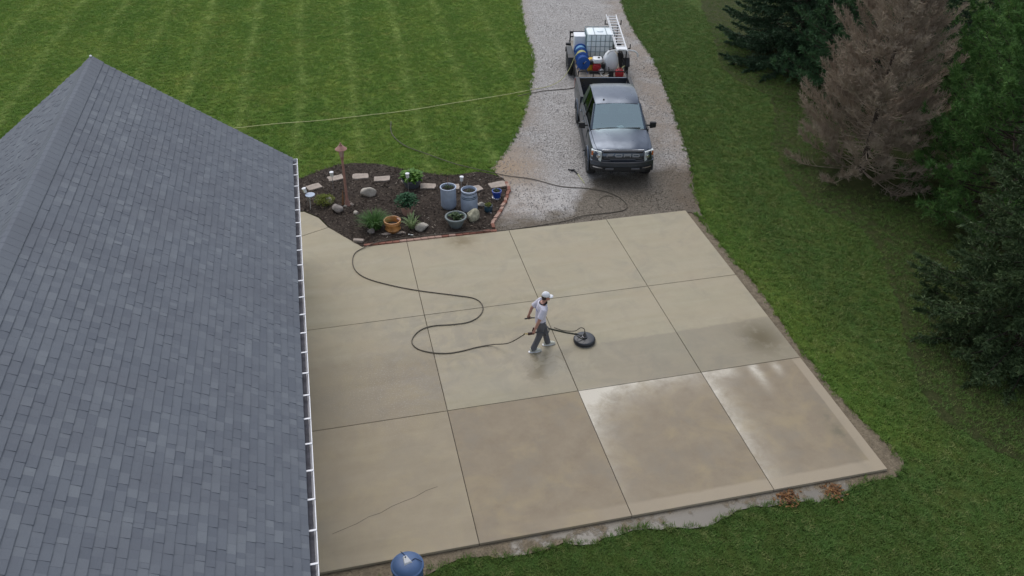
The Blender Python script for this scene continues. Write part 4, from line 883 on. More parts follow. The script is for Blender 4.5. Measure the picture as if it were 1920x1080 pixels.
def wheel(parent, x, y, r, wd, sx, rimr, name='wheel'):
    w0 = MB(); w0.lathe([(rimr, -wd / 2 + .01), (r - .04, -wd / 2), (r, -wd / 2 + .045), (r, wd / 2 - .045), (r - .04, wd / 2), (rimr, wd / 2 - .01)], 28, axis='X'); o = w0.build(name, M_RUB, parent, True, loc=(x, y, r))
    d = MB(); d.lathe([(.03, sx * (wd / 2 - .02)), (.05, sx * (wd / 2 - .025)), (rimr - .05, sx * (wd / 2 - .05)), (rimr - .02, sx * (wd / 2 - .012)), (rimr + .005, sx * (wd / 2 - .012))], 24, axis='X'); d.build('rim', M_RIM, o, True)
    for k in range(5):
        a = k * 2 * math.pi / 5; s = MB(); s.tube([(sx * (wd / 2 - .03), .04 * math.cos(a), .04 * math.sin(a)), (sx * (wd / 2 - .025), (rimr - .02) * math.cos(a), (rimr - .02) * math.sin(a))], .028, 5); s.build('spoke', M_RIM, o)
    return o
for sx in (-1, 1):
    for y in (.98, 4.72): wheel(truck, sx * .87, y, .40, .27, sx, .24)
def TK(x, y): c, s = math.cos(TRA), math.sin(TRA); x *= TS; y *= TS; return (TRK[0] + x * c - y * s, TRK[1] + x * s + y * c)
x, y = TK(-.62, 4.25); m = MB(); m.box((0, 0, .14), (.34, .42, .28)); o = m.build('carton', simple('tan_cardboard', (.50, .38, .20), .85, var=.12), bevel=.006, loc=(x, y, .64), rot=(0, 0, .2)); tag(o, 'small tan cardboard carton lying in the truck bed', 'box')
x, y = TK(-.25, 4.2); m = MB(); m.box((0, 0, .16), (.40, .30, .32)); m.box((0, 0, .335), (.42, .32, .03)); o = m.build('tool_box', simple('tool_box_yellow', (.55, .40, .05), .5, var=.1), bevel=.015, loc=(x, y, .64), rot=(0, 0, -.1)); tag(o, 'yellow lidded tool box standing in the truck bed', 'tool box')

# ================================================================== EQUIPMENT TRAILER
TLP = (11.0, 31.2); TLA = -R(12)
def TL(u, v, z=0.0): c, s = math.cos(TLA), math.sin(TLA); return (TLP[0] + u * c - v * s, TLP[1] + u * s + v * c, z)
GZ = -0.042; DK = .50
M_DECK = simple('trailer_deck_wood', (.30, .26, .21), .9, var=.3, scale=4); M_BMET = simple('black_steel', (.016, .016, .018), .45, .3, var=.25)
tr_ = empty('equipment_trailer', TL(0, 0, GZ), TLA, 'black flatbed equipment trailer hitched behind the pickup', 'trailer')
for k in range(11):
    m = MB(); m.box((-.89 + k * .178, 1.9, DK - GZ - .02), (.17, 4.4, .04)); m.build('deck_plank', M_DECK, tr_)
m = MB()
for sx in (-1, 1): m.box((sx * 1.0, 1.9, DK - GZ - .055), (.05, 4.5, .11))
for v in (-.33, 1.0, 2.4, 4.13): m.box((0, v, DK - GZ - .09), (1.94, .05, .08))
m.tube([(-.6, -.35, .44), (0, -1.75, .44)], .045, 4); m.tube([(.6, -.35, .44), (0, -1.75, .44)], .045, 4); m.box((0, -1.85, .46), (.12, .34, .10)); m.build('frame', M_BMET, tr_)
m = MB(); m.tube([(0, -1.45, .05), (0, -1.45, .75)], .03, 8); m.build('jack', M_BMET, tr_)
rl = MB(); rz = .80 - GZ
rl.tube([(-1.0, -.35, rz), (1.0, -.35, rz)], .022, 6)
for u in (-.98, -.38, .38, .98): rl.tube([(u, -.35, DK - GZ), (u, -.35, rz)], .02, 6)
rl.tube([(-1.0, -.35, DK - GZ + .06), (1.0, -.35, DK - GZ + .06)], .02, 6); rl.build('front_rail', M_BMET, tr_)
rl = MB(); rl.box((-.64, 4.10, .92), (.74, .05, .09)); rl.box((-.98, 4.10, .73), (.05, .05, .4)); rl.box((-.30, 4.10, .73), (.05, .05, .4)); rl.box((-.64, 4.10, .72), (.70, .03, .05)); rl.build('rear_rail', M_BMET, tr_)
for sx in (-1, 1):
    m = MB(); m.loft([[(sx * 1.03, v, z), (sx * 1.28, v, z), (sx * 1.28, v, z + .02), (sx * 1.03, v, z + .02)] for v, z in ((1.05, .50), (1.25, .80), (1.5, .86), (2.4, .86), (2.65, .80), (2.85, .50))]); m.build('fender', M_BMET, tr_, bevel=.006)
    for v in (1.55, 2.33): wheel(tr_, sx * 1.15, v, .37, .21, sx, .2)
    m = MB(); m.box((sx * 1.1, 3.45, .62), (.22, .12, .10)); m.build('tail_lamp', M_BMET, tr_, bevel=.01)
# tote
M_TOTE = glass_mat('x', (1, 1, 1), 0); bpy.data.materials.remove(M_TOTE)
t = NT('milky_plastic'); t.set(t.mix(t.mr(t.noise(3, 3), .3, .7), (.74, .82, .84), (.84, .89, .90)), .35); t.b.inputs['Subsurface Weight'].default_value = 0.0; M_MILK = t.m
M_CAGE = simple('cage_galvanised', (.24, .30, .32), .5, .4, var=.15)
def rbox(m, cx, cy, z0, z1, sx, sy, r=.08):
    def rr(k, z, s): 
        out = []
        for qx, qy, a0 in ((1, 1, 0), (-1, 1, 90), (-1, -1, 180), (1, -1, 270)):
            for a in (0, 30, 60, 90): out.append((cx + qx * (sx / 2 - r) + (r - s) * math.cos(R(a0 + a)), cy + qy * (sy / 2 - r) + (r - s) * math.sin(R(a0 + a)), z))
        return out
    m.loft([rr(0, z0, .03), rr(0, z0 + .05, 0), rr(0, z1 - .06, 0), rr(0, z1 - .015, .02), rr(0, z1, .055)]); return m
tote = empty('liquid_tote', TL(.06, 2.05, DK), TLA, 'milky white caged liquid tote on the trailer', 'tank')
m = MB()
for u in (-.5, 0, .5): m.box((u, 0, .06), (.12, 1.0, .12))
m.box((0, 0, .13), (1.14, 1.02, .02)); m.build('pallet', M_CAGE, tote)
tk = rbox(MB(), 0, 0, .142, 1.12, 1.10, .98, .14).build('tank', M_MILK, tote, True)
m = MB(); m.lathe([(.14, 1.115), (.14, 1.15), (.11, 1.16)], 18); m.build('filler_cap', M_MILK, tk, True)
cg = MB(); hx, hy = .572, .512
for z in (.20, .42, .64, .86, 1.13): cg.tube([(-hx, -hy, z), (hx, -hy, z), (hx, hy, z), (-hx, hy, z), (-hx, -hy, z)], .012, 5)
for k in range(7):
    u = -hx + 2 * hx * k / 6
    for s in (-1, 1): cg.tube([(u, s * hy, .12), (u, s * hy, 1.13)], .012, 5)
for k in range(1, 6):
    v = -hy + 2 * hy * k / 6
    for s in (-1, 1): cg.tube([(s * hx, v, .12), (s * hx, v, 1.13)], .012, 5)
for u in (-.25, .25): cg.tube([(u, -hy, 1.135), (u, hy, 1.135)], .014, 5)
cg.build('cage', M_CAGE, tote)
# white box
bx_ = empty('white_cabinet', TL(-.72, 2.35, DK), TLA, 'plain white square cabinet at the rear left of the trailer', 'cabinet')
m = MB(); m.box((0, 0, .42), (.50, .52, .84)); m.build('cabinet_body', simple('white_gloss', (.74, .75, .78), .35, var=.04), bx_, bevel=.02)
m = MB(); m.box((0, 0, .86), (.53, .55, .05)); m.build('cabinet_lid', simple('white_gloss_lid', (.80, .81, .83), .35, var=.03), bx_, bevel=.015)
# hose reels: three blue drums in line
M_REEL = simple('reel_blue', (.012, .085, .34), .45, var=.2); M_HBLUE = simple('blue_hose', (.02, .10, .36), .5, var=.3, scale=30); M_HPALE = simple('pale_blue_hose', (.20, .42, .62), .5, var=.2, scale=30)
M_HYEL = simple('yellow_hose', (.50, .49, .22), .55, var=.2, scale=6)
for k, (v, hm, lab) in enumerate(((.45, M_HBLUE, 'blue hose reel at the front of the trailer with dark blue hose'), (1.0, M_HYEL, 'middle blue hose reel wound with pale yellow hose'), (1.55, M_HPALE, 'rear blue hose reel wound with light blue hose beside the cabinet'))):
    e = empty('hose_reel', TL(-.74, v, DK), TLA, lab, 'hose reel', 'blue hose reels on the trailer')
    for s in (-1, 1):
        m = MB(); m.lathe([(.05, s * .20), (.255, s * .205), (.27, s * .212), (.27, s * .222), (.255, s * .228), (.05, s * .222)], 26, (0, 0, .42), axis='Y'); m.build('flange', M_REEL, e, True)
        m = MB(); m.tube([(-.20, s * .245, 0), (0, s * .245, .42), (.20, s * .245, 0)], .016, 6); m.build('stand', M_REEL, e)
    m = MB(); m.lathe([(.20 + .012 * (j % 2), -.195 + .39 * j / 24) for j in range(25)], 22, (0, 0, .42), axis='Y'); m.build('wound_hose', hm, e, True)
    m = MB(); m.tube([(0, -.26, .42), (0, .26, .42)], .03, 8); m.build('axle', M_BMET, e)
    if k == 0:
        m = MB(); m.tube([(.02, -.25, .42), (.10, -.26, .52), (.10, -.33, .52)], .012, 6); m.build('crank', M_STEEL, e)
# pump with engine
eng = empty('pressure_washer_engine', TL(-.16, .42, DK), TLA, 'red petrol engine with white fuel tank at the trailer front', 'engine')
M_ERED = simple('engine_red', (.42, .02, .025), .4, var=.15); M_EWH = simple('tank_white', (.76, .77, .78), .3, var=.04)
m = MB(); m.box((0, 0, .03), (.62, .52, .06)); m.build('base_frame', M_BMET, eng, bevel=.01)
rbox(MB(), -.02, 0, .06, .36, .34, .32, .06).build('crankcase', M_ERED, eng, True)
rbox(MB(), .0, .02, .40, .58, .40, .42, .10).build('fuel_tank', M_EWH, eng, True)
m = MB(); m.lathe([(.045, .575), (.045, .61), (.02, .615)], 14, (.05, -.02, 0)); m.build('fuel_cap', M_BLK, eng, True)
m = MB(); m.box((.25, -.02, .26), (.15, .2, .22)); m.build('air_filter', M_BLK, eng, bevel=.03)
m = MB(); m.box((-.25, -.06, .42), (.13, .22, .17)); m.build('muffler', M_BLK, eng, bevel=.03)
m = MB(); m.lathe([(.06, -.27), (.15, -.25), (.15, -.20), (.12, -.17)], 20, (-.02, 0, .20), axis='Y'); m.build('recoil_starter', M_ERED, eng, True)
m = MB(); m.lathe([(.10, 0), (.10, .14), (.07, .16)], 16, (.0, 0, 0)); m.build('pump', M_STEEL, eng, loc=(.13, -.2, .1), rot=(R(75), 0, .3))
yb = empty('yellow_crate', TL(-.42, .55, DK), TLA, 'yellow plastic crate between the hose reels and the engine', 'crate')
m = MB(); m.loft([[(-.11, -.17, 0), (.11, -.17, 0), (.11, .17, 0), (-.11, .17, 0)], [(-.13, -.19, .46), (.13, -.19, .46), (.13, .19, .46), (-.13, .19, .46)]]); m.build('crate_body', simple('yellow_plastic', (.62, .36, .02), .5, var=.12), yb, bevel=.012)
m = MB(); m.box((0, 0, .47), (.28, .40, .03)); m.build('rim', simple('yellow_plastic_rim', (.68, .42, .03), .5, var=.1), yb, bevel=.01)
# chemical tank
ct = empty('chemical_tank', TL(.40, .62, DK), TLA, 'rounded white plastic tank with black cap beside the engine', 'tank')
rings = []
for z, sx, sy in ((.0, .22, .20), (.03, .27, .24), (.35, .32, .27), (.52, .30, .25), (.68, .22, .18), (.78, .13, .11), (.82, .09, .08)):
    rings.append([(sx * (abs(math.cos(a)) ** .7) * (1 if math.cos(a) > 0 else -1), sy * (abs(math.sin(a)) ** .7) * (1 if math.sin(a) > 0 else -1), z) for a in np.linspace(0, 2 * math.pi, 24, endpoint=False)])
m = MB(); m.loft(rings); m.build('tank_body', M_EWH, ct, 'all')
m = MB(); m.lathe([(.085, .80), (.09, .83), (.085, .87), (.05, .875)], 16); m.build('cap', M_BLK, ct, True)
# jerry can
jc = empty('fuel_can', TL(.70, -.08, DK), TLA, 'red fuel can with yellow spout at the trailer front corner', 'fuel can')
rbox(MB(), 0, 0, 0, .27, .34, .22, .06).build('can_body', M_ERED, jc, True)
m = MB(); m.tube([(-.10, 0, .26), (-.08, 0, .33), (.08, 0, .33), (.10, 0, .26)], .018, 6); m.build('handle', M_ERED, jc)
m = MB(); m.tube([(.08, .03, .27), (.12, .06, .36), (.22, .10, .40)], [.03, .02, .014], 8); m.build('spout', M_HYEL, jc)
bk = empty('black_pump', TL(.36, -.05, DK), TLA, 'small black pump box behind the trailer front rail', 'pump')
m = MB(); m.box((0, 0, .13), (.2, .2, .26)); m.build('housing', M_BLK, bk, bevel=.03); m = MB(); m.tube([(-.08, 0, .25), (-.1, 0, .34), (-.12, -.05, .36)], .022, 6); m.build('outlet', M_BLK, bk)
m = MB(); m.tube(spline([(-.08, -.08, .1), (-.2, -.12, .05), (-.32, -.10, .02), (-.42, -.02, .1)], 6), .013, 6); m.build('supply_tube', M_EWH, bk)
# ladder rack (part of trailer) and ladder
rk = MB(); LZ = 1.56
for v in (.30, 3.30):
    rk.tube([(.97, v, DK - GZ), (.97, v, LZ - .06 - GZ)], .025, 6); rk.tube([(.40, v, LZ - .06 - GZ), (1.12, v, LZ - .06 - GZ)], .025, 6); rk.tube([(.97, v, 1.0), (.60, v, LZ - .08 - GZ)], .018, 6)
    for u in (.42, 1.10): rk.tube([(u, v, LZ - .06 - GZ), (u, v, LZ + .12 - GZ)], .022, 6)
rk.build('ladder_rack', M_BMET, tr_)
m = MB(); m.loft([[(.80, .55, DK - GZ), (.95, .55, DK - GZ), (.80, .62, 1.25), (.66, .62, 1.25)], [(.80, .60, DK - GZ), (.95, .60, DK - GZ), (.80, .67, 1.25), (.66, .67, 1.25)]]); m.build('splash_plate', M_BMET, tr_)
lad = empty('ladder', TL(.74, 1.95, LZ), TLA, 'aluminium extension ladder strapped on the trailer rack', 'ladder'); lad.rotation_euler = (R(2.0), 0, TLA)
M_ALU = simple('aluminium', (.70, .70, .71), .4, .35, var=.08)
for sx in (-1, 1):
    m = MB(); m.box((sx * .21, 0, .03), (.028, 4.1, .075)); m.build('side_rail', M_ALU, lad, bevel=.004)
    m = MB(); m.box((sx * .172, -.2, .075), (.022, 3.7, .05)); m.build('fly_rail', M_ALU, lad, bevel=.004)
for k in range(13):
    m = MB(); m.box((0, -1.85 + k * .305, .055), (.42, .045, .03)); m.build('rung', M_ALU, lad)
m = MB(); m.box((0, -1.82, .07), (.44, .30, .05)); m.build('end_shield', M_EWH, lad, bevel=.01)
m = MB(); m.tube(spline([TL(.18, .16, 1.30), TL(.27, .16, 1.42), TL(.45, .16, 1.48), TL(1.05, .16, 1.48), TL(1.28, .16, 1.44), TL(1.40, .16, 1.33), TL(1.42, .16, 1.22)], 6), .032, 8)
o = m.build('rack_pipe', simple('white_pipe', (.74, .74, .72), .4, var=.04), None, True); tag(o, 'bent white pipe hooked across the front of the ladder rack', 'pipe')

# ================================================================== WORKER WITH SURFACE CLEANER
M_SKIN = simple('skin', (0.46, 0.24, 0.18), 0.55, var=0.08); M_HAIR = simple('brown_hair', (0.035, 0.02, 0.012), 0.6, var=0.3, scale=40)
M_SHIRT = simple('white_polo_cloth', (0.62, 0.60, 0.68), 0.9, var=0.06, scale=8, bump=0.5, bscale=9); M_COLLAR = simple('black_collar', (0.015, 0.014, 0.016), 0.9)
M_PANTS = simple('grey_work_trousers', (0.115, 0.115, 0.125), 0.9, var=0.25, scale=7, bump=0.5, bscale=10); M_SHOE = simple('pale_work_shoe', (0.52, 0.52, 0.44), 0.7, var=0.15, scale=14)
M_CAP = simple('white_cap_cloth', (0.74, 0.75, 0.77), 0.85, var=0.05); M_PRINT = simple('shirt_print_blue', (0.12, 0.14, 0.34), 0.9)
WX, WY = 4.42, 15.60
man = empty('person', (WX, WY, 0.0), 0, 'worker in white polo and cap walking with a surface cleaner', 'person')
# local frame: x forward, y left, z up.  Right leg trails, left leg leads, both hands low at the sides on the U-shaped handle
HIPZ = .86; sh_ = {-1: Vector((.0, -.195, 1.335)), 1: Vector((.03, .195, 1.335))}
hand = {-1: Vector((-.25, -.27, .735)), 1: Vector((-.25, .27, .80))}; elb = {-1: Vector((-.13, -.27, 1.05)), 1: Vector((-.17, .27, 1.07))}
hip = {-1: Vector((-.02, -.095, HIPZ)), 1: Vector((-.0, .095, HIPZ))}; knee = {-1: Vector((-.06, -.10, .47)), 1: Vector((.12, .095, .48))}; ank = {-1: Vector((-.20, -.105, .10)), 1: Vector((.20, .09, .09))}
b = MB()
for s in (-1, 1):
    b.tube([sh_[s] + Vector((0, -.03 * s, .01)), sh_[s] * .5 + elb[s] * .5, elb[s], elb[s] * .5 + hand[s] * .5 + Vector((.0, 0, .01)), hand[s] + Vector((.01, 0, .06))], [.055, .047, .040, .036, .026], 12)
    b.tube([hip[s], hip[s] * .5 + knee[s] * .5, knee[s], knee[s] * .55 + ank[s] * .45, ank[s]], [.088, .075, .055, .052, .036], 12)
    b.tube([ank[s] + Vector((-.03, 0, -.03)), ank[s] + Vector((.12, 0, -.06))], [.04, .035], 10)
    # hand: palm, four fingers curled round the grip (runs along x), thumb from the side
    h = hand[s]
    b.tube([h + Vector((.01, 0, .065)), h + Vector((.0, 0, .03)), h + Vector((-.002, 0, -.01))], [(.026, .018), (.040, .017), (.038, .015)], 10, ref=(1, 0, 0))
    for k in range(4):
        fx = .033 - k * .022; ln = (1.0, 1.08, 1.0, .82)[k]
        b.tube([h + Vector((fx, 0, -.005)), h + Vector((fx, -s * .012, -.035 * ln)), h + Vector((fx, -s * .036, -.040 * ln)), h + Vector((fx, -s * .044, -.018))], [.0095, .009, .0085, .007], 7)
    b.tube([h + Vector((.030, -s * .004, .035)), h + Vector((.050, -s * .022, .014)), h + Vector((.040, -s * .042, -.004))], [.012, .0105, .008], 7)
b.tube([(-.01, 0, .80), (-.02, 0, .95), (-.005, 0, 1.12), (.02, 0, 1.28), (.025, 0, 1.36), (.04, 0, 1.40)], [(.10, .155), (.095, .145), (.11, .165), (.11, .185), (.085, .15), (.06, .08)], 16, ref=(1, 0, 0))
b.tube([(.035, 0, 1.36), (.06, 0, 1.43), (.085, 0, 1.49)], [.055, .050, .052], 12)
hc = Vector((.105, 0, 1.555))
b.ball(hc + Vector((-.012, 0, .02)), (.096, .076, .10), 18, 12); b.ball(hc + Vector((.030, 0, -.045)), (.062, .056, .072), 14, 10)      # skull, jaw
b.tube([hc + Vector((.070, 0, .018)), hc + Vector((.098, 0, -.022)), hc + Vector((.080, 0, -.034))], [.010, .016, .012], 8)             # nose
b.ball(hc + Vector((.078, 0, -.105)), (.016, .022, .014), 8, 6); b.ball(hc + Vector((.080, 0, -.062)), (.012, .026, .010), 8, 6)       # chin, lips
for s in (-1, 1):
    b.ball(hc + Vector((-.008, s * .078, -.012)), (.020, .010, .032), 8, 6); b.ball(hc + Vector((.072, s * .030, .030)), (.014, .024, .009), 8, 6)   # ears, brow
body_ = remeshed(b, 'body', M_SKIN, man, .0085, 2)
for s in (-1, 1):
    m = MB(); m.ball(hc + Vector((.079, s * .030, .008)), (.008, .013, .007), 8, 6); m.build('eye', M_HAIR, body_, 'all')
b = MB(); b.ball(hc + Vector((-.026, 0, .010)), (.094, .083, .098), 16, 10); b.ball(hc + Vector((-.055, 0, -.035)), (.058, .070, .055), 12, 8); remeshed(b, 'hair', M_HAIR, man, .01, 2)
# polo shirt: torso, short sleeves, hem, collar
b = MB()
b.tube([(-.012, 0, .80), (-.018, 0, .90), (-.02, 0, .98), (-.006, 0, 1.12), (.015, 0, 1.26), (.022, 0, 1.345), (.03, 0, 1.385)], [(.128, .190), (.128, .182), (.122, .172), (.132, .188), (.130, .205), (.108, .190), (.07, .10)], 20, ref=(1, 0, 0))
for s in (-1, 1):
    b.tube([sh_[s] + Vector((0, -.05 * s, .0)), sh_[s] + Vector((-.005, .012 * s, -.03)), sh_[s] * .55 + elb[s] * .45, sh_[s] * .22 + elb[s] * .78], [.078, .080, .074, .078], 14)
shirt = remeshed(b, 'shirt', M_SHIRT, man, .011, 3)
m = MB(); m.tube([(.09 * math.cos(a) * .8 + .035, .088 * math.sin(a), 1.392 + .012 * math.cos(a)) for a in np.linspace(0, 2 * math.pi, 22)], [(.016, .028)] * 22, 8, ref=(0, 0, 1)); m.build('collar', M_COLLAR, man, 'all')
m = MB()
for k, (dy, dz, wd) in enumerate(((.0, .0, .15), (.0, -.05, .11), (.0, -.10, .13))): m.box((-.128 + .006 * k, dy, 1.20 + dz), (.006, wd, .022))
m.build('shirt_print', M_PRINT, shirt, bevel=.002)
# trousers
b = MB(); b.tube([(-.012, 0, .80), (-.012, 0, .86), (-.012, 0, .96)], [(.115, .165), (.122, .175), (.112, .165)], 18, ref=(1, 0, 0))
for s in (-1, 1):
    b.tube([hip[s] + Vector((0, 0, .05)), hip[s] + Vector((0, 0, -.08)), hip[s] * .5 + knee[s] * .5, knee[s], knee[s] * .5 + ank[s] * .5, ank[s] + Vector((.0, 0, .02)), ank[s] + Vector((.005, 0, -.025))], [.10, .108, .094, .080, .074, .076, .080], 14)
remeshed(b, 'trousers', M_PANTS, man, .011, 2)
for s in (-1, 1):
    a = ank[s]; tip = .02 if s < 0 else .0; b = MB()
    b.tube([(a.x - .09, a.y, .055 + tip), (a.x - .03, a.y, .06 + tip * .8), (a.x + .07, a.y, .052 + tip * .3), (a.x + .15, a.y, .042), (a.x + .20, a.y, .034)], [(.042, .044), (.055, .050), (.050, .052), (.038, .054), (.018, .034)], 14, ref=(0, 0, 1))
    b.tube([(a.x - .01, a.y, .07), (a.x - .01, a.y, .13)], [.052, .048], 12); shoe = remeshed(b, 'shoe', M_SHOE, man, .009, 2)
    m = MB(); m.prism([(a.x - .125, a.y - .03), (a.x - .05, a.y - .046), (a.x + .10, a.y - .052), (a.x + .19, a.y - .034), (a.x + .215, a.y), (a.x + .19, a.y + .034), (a.x + .10, a.y + .052), (a.x - .05, a.y + .046), (a.x - .125, a.y + .03)], .0015, .022); m.build('sole', M_WHITE, shoe, bevel=.005)
# cap
m = MB(); rings = []
for th in np.linspace(0, 1, 8):
    r = math.cos(th * math.pi / 2 * .97); z = .105 * math.sin(th * math.pi / 2)
    rings.append([(hc.x - .012 + .104 * r * math.cos(a), .088 * r * math.sin(a), hc.z + .030 + z - .012 * math.cos(a) * (1 - th)) for a in np.linspace(0, 2 * math.pi, 20, endpoint=False)])
m.loft(rings); cap = m.build('cap', M_CAP, man, 'all')
vz = hc.z + .022; m = MB(); A = np.linspace(-1.15, 1.15, 12)
up = [(hc.x - .012 + .098 * math.cos(a), .085 * math.sin(a), vz) for a in A]; ou = [(hc.x - .012 + .098 * math.cos(a) + .085 * math.cos(a * .55), .088 * math.sin(a), vz - .022 - .008 * math.sin(a) ** 2) for a in A]
m.loft([[u_, o_, (o_[0], o_[1], o_[2] - .005), (u_[0], u_[1], u_[2] - .005)] for u_, o_ in zip(up, ou)]); m.build('visor', M_CAP, cap, 'all')
m = MB(); m.ball(hc + Vector((-.012, 0, .135)), (.010, .010, .006), 8, 5); m.build('cap_button', M_CAP, cap)

# surface cleaner
M_CLN = simple('cleaner_black', (0.016, 0.019, 0.026), 0.4, var=0.2, coat=.2); M_LANCE = simple('lance_grey', (0.045, 0.045, 0.03), 0.5, .3, var=.2); M_HOSE = simple('grey_pressure_hose', (0.085, 0.07, 0.05), 0.6, var=.2, scale=4)
CX, CY = 5.56, 15.62
cl = empty('surface_cleaner', (CX, CY, 0.0), 0, 'round black flat surface cleaner with U shaped handle held by the worker', 'surface cleaner')
m = MB(); m.lathe([(.245, .018), (.262, .02), (.27, .04), (.27, .085), (.258, .105), (.24, .113), (.20, .12), (.10, .13), (.01, .132)], 40); m.build('hood', M_CLN, cl, True)
m = MB(); m.lathe([(.255, .001), (.268, .002), (.268, .018), (.255, .02)], 40); m.build('brush_skirt', simple('brush_grey', (.12, .12, .12), .9, var=.5, scale=60), cl, True)
m = MB(); m.lathe([(.274, .050), (.279, .052), (.279, .062), (.274, .064)], 40, cap=False); m.build('bumper_ring', M_BLK, cl, True)
m = MB(); m.lathe([(.07, .125), (.07, .16), (.045, .17), (.04, .22), (.025, .24), (.02, .28)], 16); m.build('swivel', M_RIM, cl, True)
for s in (-1, 1):
    m = MB(); m.tube([(-.02, s * .07, .14), (-.12, s * .07, .16), (-.22, s * .05, .25)], .013, 6); m.build('bracket', M_LANCE, cl)
J = Vector((4.62 - CX, 0, .56)); m = MB(); m.tube([(-.20, 0, .25), (-.5, 0, .36), J], [.022, .022, .022], 10); m.build('lance', M_LANCE, cl, True)
m = MB(); m.tube(spline([tuple(J + Vector((.15, .03, -.02))), (-.55, .04, .40), (-.25, .05, .33), (-.12, .03, .42), (-.03, 0, .40), (0, 0, .28)], 8), .011, 8); m.build('feed_hose', M_HOSE, cl, True)
hb = Vector((WX - CX, WY - CY, 0))
for s in (-1, 1):
    g0 = hand[s] + hb + Vector((-.10, -s * .022, -.022)); g1 = hand[s] + hb + Vector((.09, -s * .022, -.022))
    m = MB(); m.tube(spline([tuple(g1 - Vector((.06, 0, 0))), tuple(g1), tuple(g1 + Vector((.18, 0, -.06))), tuple(J + Vector((-.14, s * .24, -.02))), tuple(J + Vector((-.02, s * .10, 0))), tuple(J)], 6), .014, 8); m.build('handlebar', M_CLN, cl, True)
    m = MB(); m.tube([g0, g1], .018, 8); m.build('grip', M_BLK, cl, True)
gh = hand[-1] + hb
m = MB(); m.box(tuple(gh + Vector((-.06, .02, -.03))), (.16, .04, .07)); m.tube([gh + Vector((-.03, .02, .02)), gh + Vector((.0, .02, .14))], .018, 6); m.build('trigger_gun', simple('trigger_maroon', (.05, .015, .015), .5), cl, bevel=.01)
m = MB(); m.tube([gh + Vector((-.14, .02, -.03)), gh + Vector((-.22, .02, -.01))], .016, 8); m.build('coupling', simple('brass', (.55, .42, .2), .35, .8), cl, True)

# ================================================================== HOSES AND WAND
def hose(name, pts, r, mat, label, k=8):
    m = MB(); m.tube(spline(pts, k), r, 7); return tag(m.build(name, mat, None, 'all'), label, 'hose')
hx_, hy_, hz_ = WX + hand[-1].x - .22, WY + hand[-1].y + .02, hand[-1].z - .01
e_ = .017
hose('pressure_hose', [(hx_ - .01, hy_, hz_), (3.92, 15.42, .62), (3.62, 15.62, .28), (3.30, 15.92, .05), (2.95, 15.95, e_), (2.5, 15.88, e_), (2.16, 15.87, e_), (1.78, 15.98, e_), (1.46, 16.2, e_), (1.36, 16.53, e_), (1.58, 16.88, e_), (1.94, 17.02, e_), (2.48, 16.97, e_), (2.9, 16.99, e_), (3.22, 17.2, e_), (3.37, 17.57, e_), (3.23, 17.95, e_), (2.7, 18.23, e_), (1.89, 18.6, e_), (1.21, 18.98, e_), (.56, 19.46, e_), (.26, 19.9, e_), (.19, 20.4, e_), (.30, 20.86, e_), (.62, 21.1, .03), (1.0, 21.24, .06), (1.6, 21.30, .055), (2.25, 21.30, .055), (3.37, 21.26, .058), (4.1, 21.20, .055), (4.6, 21.20, -.008), (5.63, 21.26, -.02), (6.67, 21.36, -.02), (7.42, 21.56, -.02), (8.18, 21.55, -.02), (8.69, 21.62, -.02), (8.88, 21.9, -.02), (8.80, 22.4, -.02), (8.5, 22.86, -.02), (7.95, 23.2, -.02), (7.14, 23.52, -.02), (6.4, 24.17, -.02), (5.59, 24.61, -.02), (4.8, 25.17, -.01), (4.0, 25.85, -.02), (3.22, 26.77, -.03), (2.57, 27.55, -.03), (2.22, 28.6, -.03), (2.3, 29.7, -.03)], .0135, M_HOSE, 'long grey pressure hose winding over the slab, bricks, gravel and lawn', 7)
r0 = TL(-1.0, 1.0, 0); a0 = TL(-.95, .95, .86)
hose('yellow_supply_hose', [TL(-.86, 1.0, 1.08), TL(-1.02, .96, .95), (9.95, 32.2, .50), (9.55, 31.95, .16), (9.0, 31.75, .0), (8.3, 31.6, -.02), (7.1, 31.3, -.02), (4.86, 30.9, -.025), (2.95, 30.55, -.025), (1.72, 30.46, -.025), (-.28, 30.33, -.025), (-1.83, 30.37, -.025), (-3.3, 30.29, -.025), (-5.5, 30.1, -.025)], .012, M_HYEL, 'pale yellow hose running from the reel across the back lawn')
hose('dark_hose', [(7.5, 31.05, -.02), (7.95, 31.19, -.02), (8.6, 31.35, -.02), (9.3, 31.36, -.02), (9.9, 31.40, -.02), (10.15, 31.75, .0), (10.25, 32.0, .02)], .015, M_HOSE, 'short dark hose on the gravel behind the truck')
hose('thin_loop_hose', [(8.05, 21.9, -.02), (8.0, 22.1, -.02), (8.15, 22.45, -.02), (8.45, 22.6, -.02), (8.6, 22.5, -.025)], .008, M_HOSE, 'thin loop of dark line lying on the wet gravel')
wd_ = empty('spray_wand', (7.88, 24.5, -.04), 0, 'pressure washer wand with black pistol grip on the gravel', 'spray wand')
m = MB(); m.tube([(.06, -.28, .03), (.10, -.95, .02)], .011, 7); m.build('lance', M_HYEL, wd_)
m = MB(); m.tube([(.02, -.02, .035), (.06, -.30, .03)], .024, 8); m.build('sleeve', M_BLK, wd_)
m = MB(); m.box((-.02, .0, .035), (.14, .06, .05)); m.tube([(-.05, .0, .035), (-.17, .08, .035)], .024, 8); m.build('pistol_grip', M_BLK, wd_, bevel=.01)

